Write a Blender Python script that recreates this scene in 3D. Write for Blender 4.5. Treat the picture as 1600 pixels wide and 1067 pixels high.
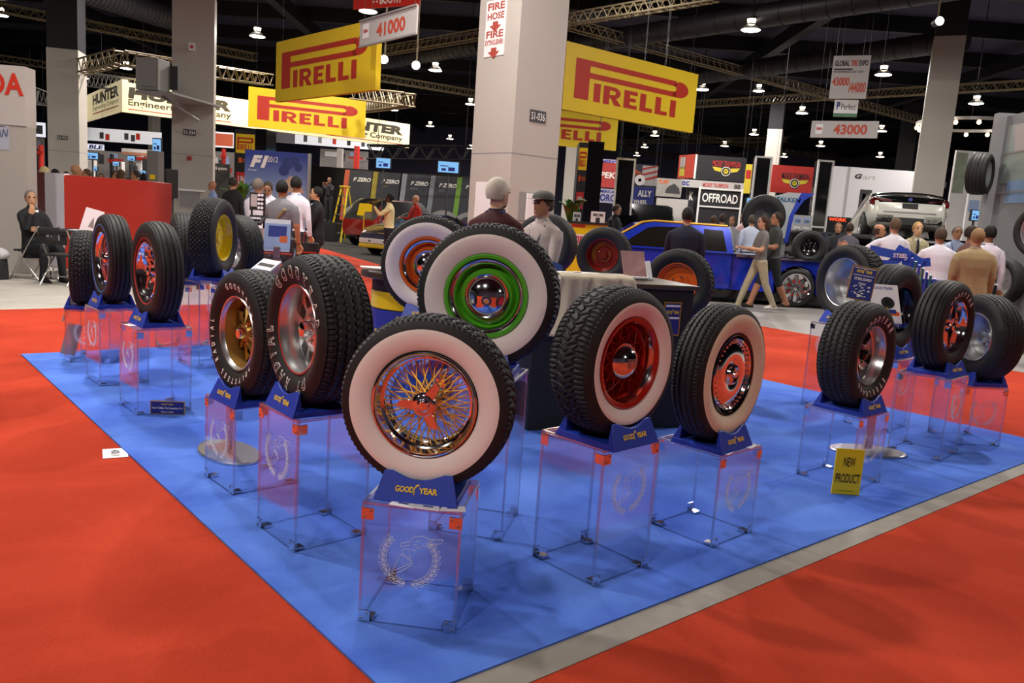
import bpy, bmesh, math, random
import numpy as np
from mathutils import Matrix, Vector
random.seed(7); rng = np.random.default_rng(7)
PI = math.pi; R_ = math.radians
for o in list(bpy.data.objects): bpy.data.objects.remove(o)
sc = bpy.context.scene; COL = sc.collection

# ---------------------------------------------------------------- camera, world, exposure
CAMH, FPX, PITCH, ROLL = 1.45, 1262.0, R_(8.8), R_(3.96)
FWD = Vector((0, math.cos(PITCH), -math.sin(PITCH))); RT0 = Vector((1, 0, 0)); UP0 = RT0.cross(FWD)
RT = math.cos(ROLL)*RT0 + math.sin(ROLL)*UP0; UPV = -math.sin(ROLL)*RT0 + math.cos(ROLL)*UP0
cd = bpy.data.cameras.new('camera'); cam = bpy.data.objects.new('camera', cd); COL.objects.link(cam)
cd.sensor_width = 36; cd.lens = FPX/1600*36; cd.clip_end = 400; cd.clip_start = .05
cam.matrix_world = Matrix(((RT.x, UPV.x, -FWD.x, 0), (RT.y, UPV.y, -FWD.y, 0), (RT.z, UPV.z, -FWD.z, CAMH), (0, 0, 0, 1)))
sc.camera = cam
wd = bpy.data.worlds.new('hall_air'); sc.world = wd; wd.use_nodes = True
wd.node_tree.nodes['Background'].inputs[0].default_value = (.95, .88, .82, 1)
wd.node_tree.nodes['Background'].inputs[1].default_value = .12
sc.view_settings.view_transform = 'Standard'; sc.view_settings.look = 'None'; sc.view_settings.gamma = 1
sc.view_settings.exposure = 0.0
sc.cycles.transparent_max_bounces = 40; sc.cycles.max_bounces = 8; sc.cycles.glossy_bounces = 4; sc.cycles.diffuse_bounces = 3
sc.cycles.caustics_reflective = False; sc.cycles.caustics_refractive = False; sc.cycles.sample_clamp_indirect = 4
# overhead lighting of the hall: unseen high-bay lamps added out of frame to light the near display (each fixture gets its own body further down)
NEAR_LAMPS = [(-9, -3), (-3.5, -4), (12, -7), (-5.5, 5), (6.5, 9), (15, 9.5), (-4.5, 9), (-1.5, 12.0), (8, 15)]
LAMP_Z = 7.6; LAMP_W = 420.0; LAMP_COL = (1.0, .945, .885)

def ray(px, py):
    d = FWD*FPX + RT*(px-800) - UPV*(py-533.5); return d/FPX
def G(px, py, z=0.0):
    d = ray(px, py); t = (z-CAMH)/d.z; return Vector((0, 0, CAMH)) + d*t
def A(px, py, Y):
    d = ray(px, py); return Vector((0, 0, CAMH)) + d*(Y/d.y)

# ---------------------------------------------------------------- materials
def lin(c):
    if isinstance(c, str): c = tuple(int(c[i:i+2], 16) for i in (0, 2, 4))
    return tuple(((v/255)/12.92 if v/255 <= .04045 else ((v/255+.055)/1.055)**2.4) for v in c) + (1,)
MATS = {}
def mat(name, col, rough=.5, metal=0., var=.06, scale=30., bump=0., spec=.5, coat=0., emit=0., stretch=None, sheen=0.):
    if name in MATS: return MATS[name]
    m = bpy.data.materials.new(name); m.use_nodes = True; nt = m.node_tree; N = nt.nodes; b = N['Principled BSDF']
    c = lin(col); b.inputs['Roughness'].default_value = rough; b.inputs['Metallic'].default_value = metal
    b.inputs['Specular IOR Level'].default_value = spec; b.inputs['Coat Weight'].default_value = coat
    b.inputs['Sheen Weight'].default_value = sheen
    tc = N.new('ShaderNodeTexCoord'); no = N.new('ShaderNodeTexNoise'); no.inputs['Scale'].default_value = scale; no.inputs['Detail'].default_value = 3
    if stretch:
        mp = N.new('ShaderNodeMapping'); mp.inputs['Scale'].default_value = stretch
        nt.links.new(tc.outputs['Object'], mp.inputs[0]); nt.links.new(mp.outputs[0], no.inputs['Vector'])
    else: nt.links.new(tc.outputs['Object'], no.inputs['Vector'])
    mx = N.new('ShaderNodeMix'); mx.data_type = 'RGBA'
    mx.inputs['A'].default_value = tuple(max(0, v*(1-var)) for v in c[:3])+(1,); mx.inputs['B'].default_value = tuple(min(1, v*(1+var)) for v in c[:3])+(1,)
    nt.links.new(no.outputs[0], mx.inputs['Factor']); nt.links.new(mx.outputs['Result'], b.inputs['Base Color'])
    if bump:
        bp = N.new('ShaderNodeBump'); bp.inputs['Strength'].default_value = bump; bp.inputs['Distance'].default_value = .01
        nt.links.new(no.outputs[0], bp.inputs['Height']); nt.links.new(bp.outputs[0], b.inputs['Normal'])
    if emit:
        nt.links.new(mx.outputs['Result'], b.inputs['Emission Color']); b.inputs['Emission Strength'].default_value = emit
    MATS[name] = m; return m
def emat(name, col, s):
    if name in MATS: return MATS[name]
    m = bpy.data.materials.new(name); m.use_nodes = True; nt = m.node_tree; nt.nodes.clear()
    e = nt.nodes.new('ShaderNodeEmission'); e.inputs[0].default_value = lin(col); e.inputs[1].default_value = s
    o = nt.nodes.new('ShaderNodeOutputMaterial'); nt.links.new(e.outputs[0], o.inputs[0]); MATS[name] = m; return m
def carpet(name, col, dark, patch):
    m = mat(name, col, .95, 0, .0, 3, 0, .1); nt = m.node_tree; N = nt.nodes; b = N['Principled BSDF']
    tc = N.new('ShaderNodeTexCoord')
    n1 = N.new('ShaderNodeTexNoise'); n1.inputs['Scale'].default_value = 260; n1.inputs['Detail'].default_value = 2
    n2 = N.new('ShaderNodeTexNoise'); n2.inputs['Scale'].default_value = patch; n2.inputs['Detail'].default_value = 6; n2.inputs['Distortion'].default_value = .6
    for n in (n1, n2): nt.links.new(tc.outputs['Object'], n.inputs['Vector'])
    ad = N.new('ShaderNodeMath'); ad.operation = 'MULTIPLY_ADD'; ad.inputs[1].default_value = .42; nt.links.new(n1.outputs[0], ad.inputs[0])
    m2 = N.new('ShaderNodeMath'); m2.operation = 'MULTIPLY'; m2.inputs[1].default_value = .66; nt.links.new(n2.outputs[0], m2.inputs[0]); nt.links.new(m2.outputs[0], ad.inputs[2])
    rp = N.new('ShaderNodeValToRGB'); rp.color_ramp.elements[0].position = .36; rp.color_ramp.elements[1].position = .68
    rp.color_ramp.elements[0].color = lin(dark); rp.color_ramp.elements[1].color = lin(col)
    nt.links.new(ad.outputs[0], rp.inputs[0]); nt.links.new(rp.outputs[0], b.inputs['Base Color'])
    bp = N.new('ShaderNodeBump'); bp.inputs['Strength'].default_value = .5; bp.inputs['Distance'].default_value = .006
    nt.links.new(ad.outputs[0], bp.inputs['Height']); nt.links.new(bp.outputs[0], b.inputs['Normal']); return m
def acrylic(name, tint=(.968, .964, .980), rough=.02, extra=0.0):
    # thin clear sheet: lets light straight through and mirrors it by Fresnel
    m = bpy.data.materials.new(name); m.use_nodes = True; nt = m.node_tree; nt.nodes.clear(); N = nt.nodes
    t = N.new('ShaderNodeBsdfTransparent'); t.inputs[0].default_value = tint+(1,)
    g = N.new('ShaderNodeBsdfGlossy'); g.inputs['Roughness'].default_value = rough; g.inputs[0].default_value = (1, 1, 1, 1)
    f = N.new('ShaderNodeLayerWeight'); f.inputs[0].default_value = .5
    pw = N.new('ShaderNodeMath'); pw.operation = 'POWER'; pw.inputs[1].default_value = 4.5; nt.links.new(f.outputs['Facing'], pw.inputs[0])
    ad = N.new('ShaderNodeMath'); ad.operation = 'MULTIPLY_ADD'; ad.use_clamp = True; ad.inputs[1].default_value = .8; ad.inputs[2].default_value = .034+extra; nt.links.new(pw.outputs[0], ad.inputs[0])
    mx = N.new('ShaderNodeMixShader'); nt.links.new(ad.outputs[0], mx.inputs[0]); nt.links.new(t.outputs[0], mx.inputs[1]); nt.links.new(g.outputs[0], mx.inputs[2])
    o = N.new('ShaderNodeOutputMaterial'); nt.links.new(mx.outputs[0], o.inputs[0]); MATS[name] = m; return m

M_acr = acrylic('clear_acrylic'); M_glass = acrylic('tinted_glass', (.25, .27, .30), .01, .03)
M_edge = acrylic('acrylic_edge', (.84, .84, .86), .25, .22)
M_chrome = mat('chrome', 'ececee', .09, 1, .01); M_alu = mat('polished_aluminium', 'dcdcdc', .26, .9, .03, 60)
M_steel = mat('brushed_steel', 'c4c0bb', .32, 1, .06, 90); M_gold = mat('gold_plate', 'efb43c', .36, .55, .03)
M_goldp = mat('gold_paint', 'a9823f', .36, .65, .05)
M_rub = mat('black_rubber', '1d1c1c', .62, 0, .2, 90, .06, .4); M_rubd = mat('rubber_sidewall', '191818', .5, 0, .15, 40, .03, .45)
M_ww = mat('white_rubber', 'ece4de', .55, 0, .03, 25); M_cream = mat('cream_rubber', 'e6d9bd', .55, 0, .07, 12)
M_lett = mat('white_lettering', 'f2eee8', .6, 0, .05); M_redw = mat('red_wheel_paint', 'a81c10', .22, 0, .03, 8, 0, .5, .6)
M_green = mat('green_wheel_paint', '54b02a', .22, 0, .03, 8, 0, .5, .6); M_orange = mat('orange_wheel_paint', 'de6424', .25, 0, .03, 8, 0, .5, .5)
M_yelw = mat('yellow_wheel_paint', 'e8c412', .3, 0, .04, 8, 0, .5, .4); M_dred = mat('dark_red_wheel_paint', '7c1a12', .28, 0, .05, 8, 0, .5, .4)
M_bstand = mat('blue_moulded_plastic', '2440b2', .38, 0, .06, 14); M_ylog = mat('yellow_print', 'f0cc1c', .5, 0, .02)
M_blk = mat('matt_black', '151516', .6); M_gblk = mat('gloss_black', '0c0c0e', .18, 0, .05, 10, 0, .5, .3); M_dgry = mat('dark_grey', '3a3a3e', .55)
M_wht = mat('white_paint', 'e9e6e6', .5, 0, .03); M_paper = mat('white_paper', 'f1eff3', .7, 0, .02); M_gry = mat('mid_grey', '8c8a8a', .5)
M_redp = mat('red_print', 'c3281c', .5, 0, .04); M_pred = mat('deep_red_print', 'c02a10', .55, 0, .03); M_pyel = mat('yellow_sign_face', 'f1cf10', .5, 0, .04, 2.)
M_blup = mat('blue_print', '24328c', .5, 0, .05); M_ltbl = mat('pale_blue_print', '9fb4dc', .5, 0, .15, 6.); M_scr = emat('screen_glow', (130, 185, 235), 1.1)
M_dtrs = mat('weathered_truss', '7d7058', .5, .5, .3, 12); M_dark = mat('black_steel', '17161a', .5, .2, .2, 6)

# ---------------------------------------------------------------- mesh builder
class MB:
    def __init__(s): s.v = []; s.f = []; s.m = []; s.M = Matrix(); s.mi = 0
    def P(s, p): s.v.append(tuple(s.M @ Vector(p))); return len(s.v)-1
    def F(s, *idx): s.f.append(idx); s.m.append(s.mi)
    def box(s, c, d, rz=0, rx=0, ry=0, taper=(1, 1)):
        T = Matrix.Translation(c) @ Matrix.Rotation(rz, 4, 'Z') @ Matrix.Rotation(ry, 4, 'Y') @ Matrix.Rotation(rx, 4, 'X')
        x, y, z = d[0]/2, d[1]/2, d[2]/2
        q = [s.P(T @ Vector((sx*x*(taper[0] if sz > 0 else 1), sy*y*(taper[1] if sz > 0 else 1), sz*z))) for sz in (-1, 1) for sy in (-1, 1) for sx in (-1, 1)]
        for a in ((0, 2, 3, 1), (4, 5, 7, 6), (0, 1, 5, 4), (2, 6, 7, 3), (0, 4, 6, 2), (1, 3, 7, 5)): s.F(*[q[i] for i in a])
        return s
    def rings(s, rings, caps=True, close=True):
        ids = [[s.P(p) for p in r] for r in rings]; n = len(ids[0])
        for a, b in zip(ids[:-1], ids[1:]):
            for i in range(n if close else n-1): s.F(a[i], a[(i+1) % n], b[(i+1) % n], b[i])
        if caps: s.F(*ids[0][::-1]); s.F(*ids[-1])
        return s
    def path(s, pts, rad, n=8, caps=True, flat=1.0, updir=None):
        pts = [Vector(p) for p in pts]; rr = rad if isinstance(rad, (list, tuple)) else [rad]*len(pts); out = []; u = None
        for i, p in enumerate(pts):
            t = (pts[min(i+1, len(pts)-1)]-pts[max(i-1, 0)]).normalized()
            if u is None:
                u = Vector(updir) if updir else (Vector((0, 0, 1)) if abs(t.z) < .9 else Vector((0, 1, 0)))
            u = (u - t*u.dot(t))
            if u.length < 1e-6: u = t.orthogonal()
            u.normalize(); w = t.cross(u)
            out.append([p + (w*math.cos(2*PI*k/n) + u*math.sin(2*PI*k/n)*flat)*rr[i] for k in range(n)])
        return s.rings(out, caps)
    def lathe(s, prof, n=48, axis='X', close=False, a0=0., a1=2*PI):
        full = abs(a1-a0-2*PI) < 1e-6; k = n if full else n+1; ids = []
        for (h, r) in prof:
            row = []
            for i in range(k):
                a = a0+(a1-a0)*i/n; c, d = r*math.cos(a), r*math.sin(a)
                row.append(s.P((h, c, d) if axis == 'X' else ((c, d, h) if axis == 'Z' else (d, h, c))))
            ids.append(row)
        pr = list(zip(ids[:-1], ids[1:])) + ([(ids[-1], ids[0])] if close else [])
        for a, b in pr:
            for i in range(k if full else k-1): s.F(a[i], b[i], b[(i+1) % k], a[(i+1) % k])
        return s
    def prism(s, poly, t0, t1, plane='XZ'):
        # polygon extruded along the third axis
        def mk(a, b, t): return (a, t, b) if plane == 'XZ' else ((a, b, t) if plane == 'XY' else (t, a, b))
        r0 = [s.P(mk(a, b, t0)) for a, b in poly]; r1 = [s.P(mk(a, b, t1)) for a, b in poly]; n = len(poly)
        s.F(*r0[::-1]); s.F(*r1)
        for i in range(n): s.F(r0[i], r0[(i+1) % n], r1[(i+1) % n], r1[i])
        return s
    def ball(s, c, r, nu=14, nv=9, keep=None):
        r = r if isinstance(r, (tuple, list)) else (r, r, r); ids = []
        for j in range(nv+1):
            ph = -PI/2+PI*j/nv; row = []
            for i in range(nu):
                th = 2*PI*i/nu; row.append(s.P((c[0]+r[0]*math.cos(ph)*math.cos(th), c[1]+r[1]*math.cos(ph)*math.sin(th), c[2]+r[2]*math.sin(ph))))
            ids.append(row)
        for j in range(nv):
            for i in range(nu):
                q = (ids[j][i], ids[j][(i+1) % nu], ids[j+1][(i+1) % nu], ids[j+1][i])
                s.F(*q)
        return s
    def grid(s, fn, nu, nv):
        ids = [[s.P(fn(i/nu, j/nv)) for i in range(nu+1)] for j in range(nv+1)]
        for j in range(nv):
            for i in range(nu): s.F(ids[j][i], ids[j][i+1], ids[j+1][i+1], ids[j+1][i])
        return s
    def add(s, vs, fs, T=None):
        o = len(s.v)
        for p in vs: s.P(T(p) if T else p)
        for f in fs: s.F(*[i+o for i in f])
        return s
    def mesh(s, name, ms, smooth=35):
        me = bpy.data.meshes.new(name); me.from_pydata(s.v, [], s.f)
        for m in (ms if isinstance(ms, (list, tuple)) else [ms]): me.materials.append(m)
        me.polygons.foreach_set('material_index', s.m)
        me.validate(); bm = bmesh.new(); bm.from_mesh(me); bmesh.ops.remove_doubles(bm, verts=bm.verts, dist=1e-5); bmesh.ops.recalc_face_normals(bm, faces=bm.faces); bm.to_mesh(me); bm.free()
        if smooth:
            me.shade_smooth(); me.set_sharp_from_angle(angle=R_(smooth))
        return me
    def build(s, name, ms, parent=None, loc=(0, 0, 0), rot=(0, 0, 0), smooth=35, bevel=0):
        o = bpy.data.objects.new(name, s.mesh(name, ms, smooth)); COL.objects.link(o); o.location = loc; o.rotation_euler = rot
        if parent: o.parent = parent
        if bevel:
            b = o.modifiers.new('bevel', 'BEVEL'); b.width = bevel; b.segments = 2; b.limit_method = 'ANGLE'
        return o
def tag(o, label=None, cat=None, group=None, kind=None):
    if label: o['label'] = label
    if cat: o['category'] = cat
    if group: o['group'] = group
    if kind: o['kind'] = kind
    return o
def thing(name, label, cat, loc=(0, 0, 0), rz=0, group=None):
    o = bpy.data.objects.new(name, None); COL.objects.link(o); o.empty_display_size = .2; o.location = loc; o.rotation_euler = (0, 0, rz)
    return tag(o, label, cat, group)
def copy_tree(o, parent=None):
    c = o.copy(); COL.objects.link(c); c.parent = parent
    for ch in list(o.children): copy_tree(ch, c)
    return c
def struct(mb, name, ms, **k): return tag(mb.build(name, ms, **k), kind='structure')

# ---------------------------------------------------------------- lettering
TXT = {}
def txt(s, bold=0.0, extr=0.0):
    k = (s, bold, extr)
    if k in TXT: return TXT[k]
    cu = bpy.data.curves.new('t', 'FONT'); cu.body = s; cu.size = 1; cu.offset = bold; cu.extrude = extr; cu.resolution_u = 3
    o = bpy.data.objects.new('t', cu); COL.objects.link(o); bpy.context.view_layer.update()
    me = bpy.data.meshes.new_from_object(o.evaluated_get(bpy.context.evaluated_depsgraph_get()))
    bm = bmesh.new(); bm.from_mesh(me); bmesh.ops.triangulate(bm, faces=bm.faces); bm.to_mesh(me); bm.free()
    v = np.array([q.co[:] for q in me.vertices]) if len(me.vertices) else np.zeros((0, 3)); f = [tuple(p.vertices) for p in me.polygons]
    bpy.data.objects.remove(o); bpy.data.curves.remove(cu); bpy.data.meshes.remove(me)
    if len(v): v[:, 0] -= v[:, 0].min(); v[:, 1] -= v[:, 1].min()
    w = v[:, 0].max() if len(v) else 1; h = v[:, 1].max() if len(v) else 1
    TXT[k] = (v, f, w, h); return TXT[k]
def put_text(mb, s, x, z, w, h, y=0., bold=.02, slant=0., align='l', plane='XZ'):
    # text filling the box w x h with its lower left corner at x, z; stands in the local XZ plane facing -Y
    v, f, tw, th = txt(s, bold)
    if align == 'c': x -= w/2
    def T(p):
        a, b = p[0]/tw*w, p[1]/th*h; a += slant*b
        return (x+a, y, z+b) if plane == 'XZ' else (x+a, z+b, y)
    mb.add(v, f, T); return mb
def sector(cx, cy, r0, r1, a0, a1, n=10):
    return [(cx+r1*math.cos(a0+(a1-a0)*i/n), cy+r1*math.sin(a0+(a1-a0)*i/n)) for i in range(n+1)] + [(cx+r0*math.cos(a1+(a0-a1)*i/n), cy+r0*math.sin(a1+(a0-a1)*i/n)) for i in range(n+1)]
def flat_poly(mb, poly, y, T): mb.F(*[mb.P((T(a, b)[0], y, T(a, b)[1])) for a, b in poly])
def rect(a, b, c, d): return [(a, b), (c, b), (c, d), (a, d)]
def pirelli(mb, x, z, w, h, y):
    # stretched-P logotype, unit box 1 x .42
    T = lambda a, b: (x+a*w, z+b/.42*h)
    for p in (rect(0, 0, .115, .42), rect(.115, .362, .88, .42), rect(.115, .235, .88, .293)): flat_poly(mb, p, y, T)
    q = [(.84, .293), (.87, .30), (.88, .3275), (.87, .355), (.84, .362), (.9, .42)] + [(.905+.0925*math.cos(PI/2-PI*i/10), .3275+.0925*math.sin(PI/2-PI*i/10)) for i in range(11)] + [(.84, .235)]
    flat_poly(mb, q, y, T)
    hh = .195; cx = .155
    def L(c):
        nonlocal cx
        if c == 'I': flat_poly(mb, rect(cx, 0, cx+.055, hh), y, T); cx += .055
        if c == 'L':
            for p in (rect(cx, 0, cx+.052, hh), rect(cx+.052, 0, cx+.115, .045)): flat_poly(mb, p, y, T)
            cx += .115
        if c == 'E':
            for p in (rect(cx, 0, cx+.052, hh), rect(cx+.052, 0, cx+.118, .042), rect(cx+.052, .078, cx+.105, .117), rect(cx+.052, .153, cx+.118, hh)): flat_poly(mb, p, y, T)
            cx += .118
        if c == 'R':
            for p in (rect(cx, 0, cx+.052, hh), rect(cx+.052, .155, cx+.085, hh), rect(cx+.052, .07, cx+.085, .108)): flat_poly(mb, p, y, T)
            flat_poly(mb, sector(cx+.082, .1325, .022, .0625, PI/2, -PI/2), y, T); flat_poly(mb, [(cx+.062, .075), (cx+.11, .075), (cx+.158, 0), (cx+.098, 0)], y, T)
            cx += .15
        cx += .025
    for c in 'IRELLI': L(c)
    return mb
WING = [(.02, .0), (.10, .06), (.16, .20), (.14, .42), (.02, .47), (.18, .52), (.10, .60), (.26, .62), (.20, .70), (.38, .72), (.36, .80), (.62, .80), (.60, .88), (1.0, .93), (.98, 1.0), (.55, 1.02), (.30, .95), (.08, .78), (-.02, .60), (.04, .45), (.02, .28), (-.10, .10)]
def goodyear(mb, x, z, w, h, y, bold=.035):
    # GOOD + winged foot + YEAR, centred on x, lower edge z
    put_text(mb, 'GOOD', x-w/2, z, w*.44, h, y, bold); put_text(mb, 'YEAR', x+w*.055, z, w*.445, h, y, bold)
    flat_poly(mb, WING, y, lambda a, b: (x-w*.055+a*w*.12, z-h*.35+b*h*1.75)); return mb

# ---------------------------------------------------------------- upright sign / panel placed between two ground lines
class Frame: pass
def frame_from_px(xl, ytl, ybl, xr, ytr, ybr, Y, Yr=None):
    if Yr is None: Yr = Y*(ybl-ytl)/(ybr-ytr)
    a, b, c, d = A(xl, ybl, Y), A(xl, ytl, Y), A(xr, ybr, Yr), A(xr, ytr, Yr)
    f = Frame(); f.zb = (a.z+c.z)/2; f.h = ((b.z-a.z)+(d.z-c.z))/2
    p = Vector(((a.x+b.x)/2, (a.y+b.y)/2, 0)); q = Vector(((c.x+d.x)/2, (c.y+d.y)/2, 0)); f.w = (q-p).length
    f.rz = math.atan2(q.y-p.y, q.x-p.x); f.loc = Vector((p.x, p.y, f.zb)); return f
def sign(name, label, cat, px, Y, face, Yr=None, thick=.06, group=None, edge=None, floor=False):
    # local x along the sign from its left edge, z up from its lower edge, the face looks along -y
    f = frame_from_px(*px, Y, Yr); t = thing(name, label, cat, f.loc, f.rz, group);
    z0 = -f.zb if floor else 0
    mb = MB(); mb.box((f.w/2, thick/2, (z0+f.h)/2), (f.w, thick, f.h-z0)); mb.build('panel', face, t)
    return t, f.w, f.h
# ================================================================ floor and carpets
M_floor = mat('grey_concrete_floor', '8f8a86', .45, 0, .10, 1.5, 0, .4); M_lcarp = carpet('beige_carpet', 'b9b3aa', '9e978e', 1.2)
M_rcarp = carpet('red_carpet_pile', 'c2432b', '9c2f1b', 1.1); M_bcarp = carpet('blue_carpet_pile', '6086e0', '3c5cbe', 1.9)
M_asph = carpet('charcoal_carpet', '3b3936', '2b2926', 1.4); M_strip = mat('bare_floor_strip', '8d857b', .6, 0, .2, 9)
def xy(p): return (p.x, p.y)
def isect(a, b, c, d):
    a, b, c, d = [Vector(xy(q)) for q in (a, b, c, d)]; u, v = b-a, d-c; k = ((c-a).x*v.y-(c-a).y*v.x)/(u.x*v.y-u.y*v.x); return a+u*k
def slab(name, poly, z0, z1, m):
    mb = MB(); mb.prism([(p[0], p[1]) for p in poly], z0, z1, 'XY'); return struct(mb, name, m, smooth=0)
struct(MB().box((5, 34, -.06), (150, 96, .1)), 'floor', M_floor, smooth=0)
bl = G(34, 556); FL = (G(34, 556), G(400, 897)); FR = (G(1406, 800), G(1600, 725)); BL = (G(37, 555), G(318, 541)); BR = (G(1195, 595), G(1600, 686))
cF, cR, cB, cL = isect(*FL, *FR), isect(*BR, *FR), isect(*BL, *BR), isect(*FL, *BL)
tL = isect(G(0, 484), G(315, 476), G(1220, 515), G(1598, 582)); dl = (Vector(xy(G(0, 484)))-tL).normalized(); dr = (Vector(xy(G(1598, 582)))-tL).normalized()
slab('red_carpet', [tL, tL+dl*30, tL+dl*30+dr*12+Vector((0, -14)), (14, -9), tL+dr*22], -.012, .002, M_rcarp)
g1 = (G(830, 1067), G(1600, 741)); e = isect(*FL, *g1); e2 = isect(*BR, *g1)
nl = (cB-cL).orthogonal().normalized()*.07
slab('trim_carpet_edge', [cL, e, e2, cR, cB+Vector((.02, .12)), cB+nl, cL+nl*.6], -.01, .005, M_strip)
slab('blue_carpet', [cL, cF, cR, cB], -.01, .012, M_bcarp)
slab('beige_carpet', [xy(G(-300, 492)), xy(G(316, 476.5)), (-2.2, 16.5), (-6.5, 26), (-30, 26), (-30, 9)], -.015, -.004, M_lcarp)
slab('charcoal_carpet', [xy(G(485, 383)), xy(G(660, 432)), (1.0, 17.6), (6, 21), (6, 36), (-14, 40)], -.015, -.003, M_asph)
slab('red_carpet', [xy(G(425, 368)), xy(G(485, 383)), xy(G(660, 432)), xy(G(660, 470)), xy(G(400, 470)), xy(G(380, 400))], -.015, -.002, M_rcarp)

# ================================================================ acrylic pedestals
K = CAMH/1.66; PS = .348
M_etch = mat('frosted_etching', 'dfe2f0', .6, 0, .02)
def etching(mb):
    # laurel wreath round a winged foot, drawn as fine raised lines in the XZ plane
    def ln(pts, r=.0008): mb.path([(a, 0, b) for a, b in pts], r, 4)
    for sx in (-1, 1):
        for i in range(11):
            a = -PI/2 + sx*(.12+i*.205); cx, cz = .095*math.cos(a), .095*math.sin(a); t = a+sx*PI/2
            for da in (-.55, .1, .7):
                u = t+sx*da; L = .026; e = (cx+L*math.cos(u), cz+L*math.sin(u)); n = (-math.sin(u)*.006, math.cos(u)*.006); m = ((cx+e[0])/2, (cz+e[1])/2)
                ln([(cx, cz), (m[0]+n[0], m[1]+n[1]), e]); ln([(cx, cz), (m[0]-n[0], m[1]-n[1]), e])
    for p in ([(-.055, -.062), (-.058, -.05), (-.03, .01), (.008, -.01), (.012, -.02), (-.03, -.052), (-.055, -.062)], [(-.054, -.052), (.01, -.014)], [(-.03, .01), (-.022, .012), (.0, .0), (.008, -.01)], [(-.022, .014), (-.026, .03), (-.004, .034), (.004, .002)], [(-.036, .038), (-.03, .052), (0, .062), (-.006, .046), (-.036, .038)],
              [(0, .062), (.01, .078), (.04, .086), (.07, .078), (.115, .08), (.108, .066), (.07, .06), (.055, .048), (.045, .054), (.036, .04), (.028, .046), (.018, .03), (.004, .034)], [(.018, .064), (.035, .068)], [(.012, .05), (.026, .054)]): ln(p, .0010)
M_scrw = mat('steel_screw', 'b9b9b9', .3, 1)
def pedestal(label, x, y, rz, h, etched=True, group='clear display pedestals'):
    t = thing('display_pedestal', label, 'pedestal', (x, y, .012), rz, group); w = PS; d = .012
    MB().box((0, 0, h-d/2), (w, w, d)).build('top_panel', M_acr, t, smooth=0)
    for nm, c, s in (('front_panel', (0, -w/2+d/2, (h-d)/2), (w-.002, d, h-d)), ('back_panel', (0, w/2-d/2, (h-d)/2), (w-.002, d, h-d)), ('side_panel', (-w/2+d/2, 0, (h-d)/2), (d, w-2*d-.002, h-d)), ('side_panel', (w/2-d/2, 0, (h-d)/2), (d, w-2*d-.002, h-d))):
        MB().box(c, s).build(nm, M_acr, t, smooth=0)
    eb = MB()
    for sx in (-1, 1):
        for sy in (-1, 1): eb.box((sx*(w/2-.004), sy*(w/2-.004), h/2), (.0088, .0088, h-.001))
        eb.box((sx*(w/2-.004), 0, h-.0045), (.0088, w-.02, .0096)); eb.box((0, sx*(w/2-.004), h-.0045), (w-.02, .0088, .0096))
    eb.build('polished_edge', M_edge, t, smooth=0)
    for z in (h-.04, .022):
        for sx in (-1, 1):
            for sy in (-1, 1):
                b = MB(); c = w/2-.001
                b.box((sx*(c-.02), sy*(w/2+.0015), z), (.042, .004, .042)); b.box((sx*(w/2+.0015), sy*(c-.02), z), (.004, .042, .042)) if z > .1 else b.box((sx*(c-.03), sy*(c-.03), z-.015), (.04, .04, .012))
                b.mi = 1
                for q in (-.011, .011): b.box((sx*(c-.02+q), sy*(w/2+.0045), z-q), (.008, .004, .008))
                b.build('corner_bracket', [M_chrome, M_scrw], t, smooth=0, bevel=.001)
    if etched:
        e = MB(); etching(e); e.build('etched_emblem', M_etch, t, (0, -w/2-.0008, h-.185))
    return t

# ================================================================ tyre stands
def stand(label, x, y, z, yaw, tw_=.24, group='moulded tyre stands'):
    # yaw is the direction the tyre's face looks; local -y is that direction
    t = thing('tire_stand', label, 'tire stand', (x, y, z), yaw+PI/2, group); W, T, Hh = .30, .245, .102; D = max(.138, tw_/2+.050)
    def outline(w, tw, h, dip): return [(-w/2, 0), (w/2, 0), (tw/2, h)] + [(tw/2-.030-(tw-.060)*i/12, h-dip*math.sin(PI*i/12)) for i in range(13)] + [(-tw/2, h)]
    for s_, nm in ((-1, 'front_cradle'), (1, 'back_cradle')):
        o = outline(W, T, Hh, .026); mb = MB(); o2 = outline(W-.02, T-.004, Hh-.002, .026)
        r0 = [(a, s_*(D-.038*(b/Hh)), b) for a, b in o]; r1 = [(a, s_*(D-.045-.0*(b/Hh)), b) for a, b in o2]
        mb.rings([r0, r1]); p = mb.build(nm, M_bstand, t, bevel=.003)
        if s_ < 0:
            l = MB(); goodyear(l, 0, 0, .15, .021, 0); l.build('lettering', M_ylog, p, (0, -D+.038*(.036/Hh)-.0022, .036), (-math.atan2(.038, Hh), 0, 0), smooth=0)
    b = MB(); b.box((0, 0, .013), (W-.006, 2*D-.03, .026)); b.build('base_plate', M_bstand, t, smooth=0, bevel=.004); return t

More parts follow.
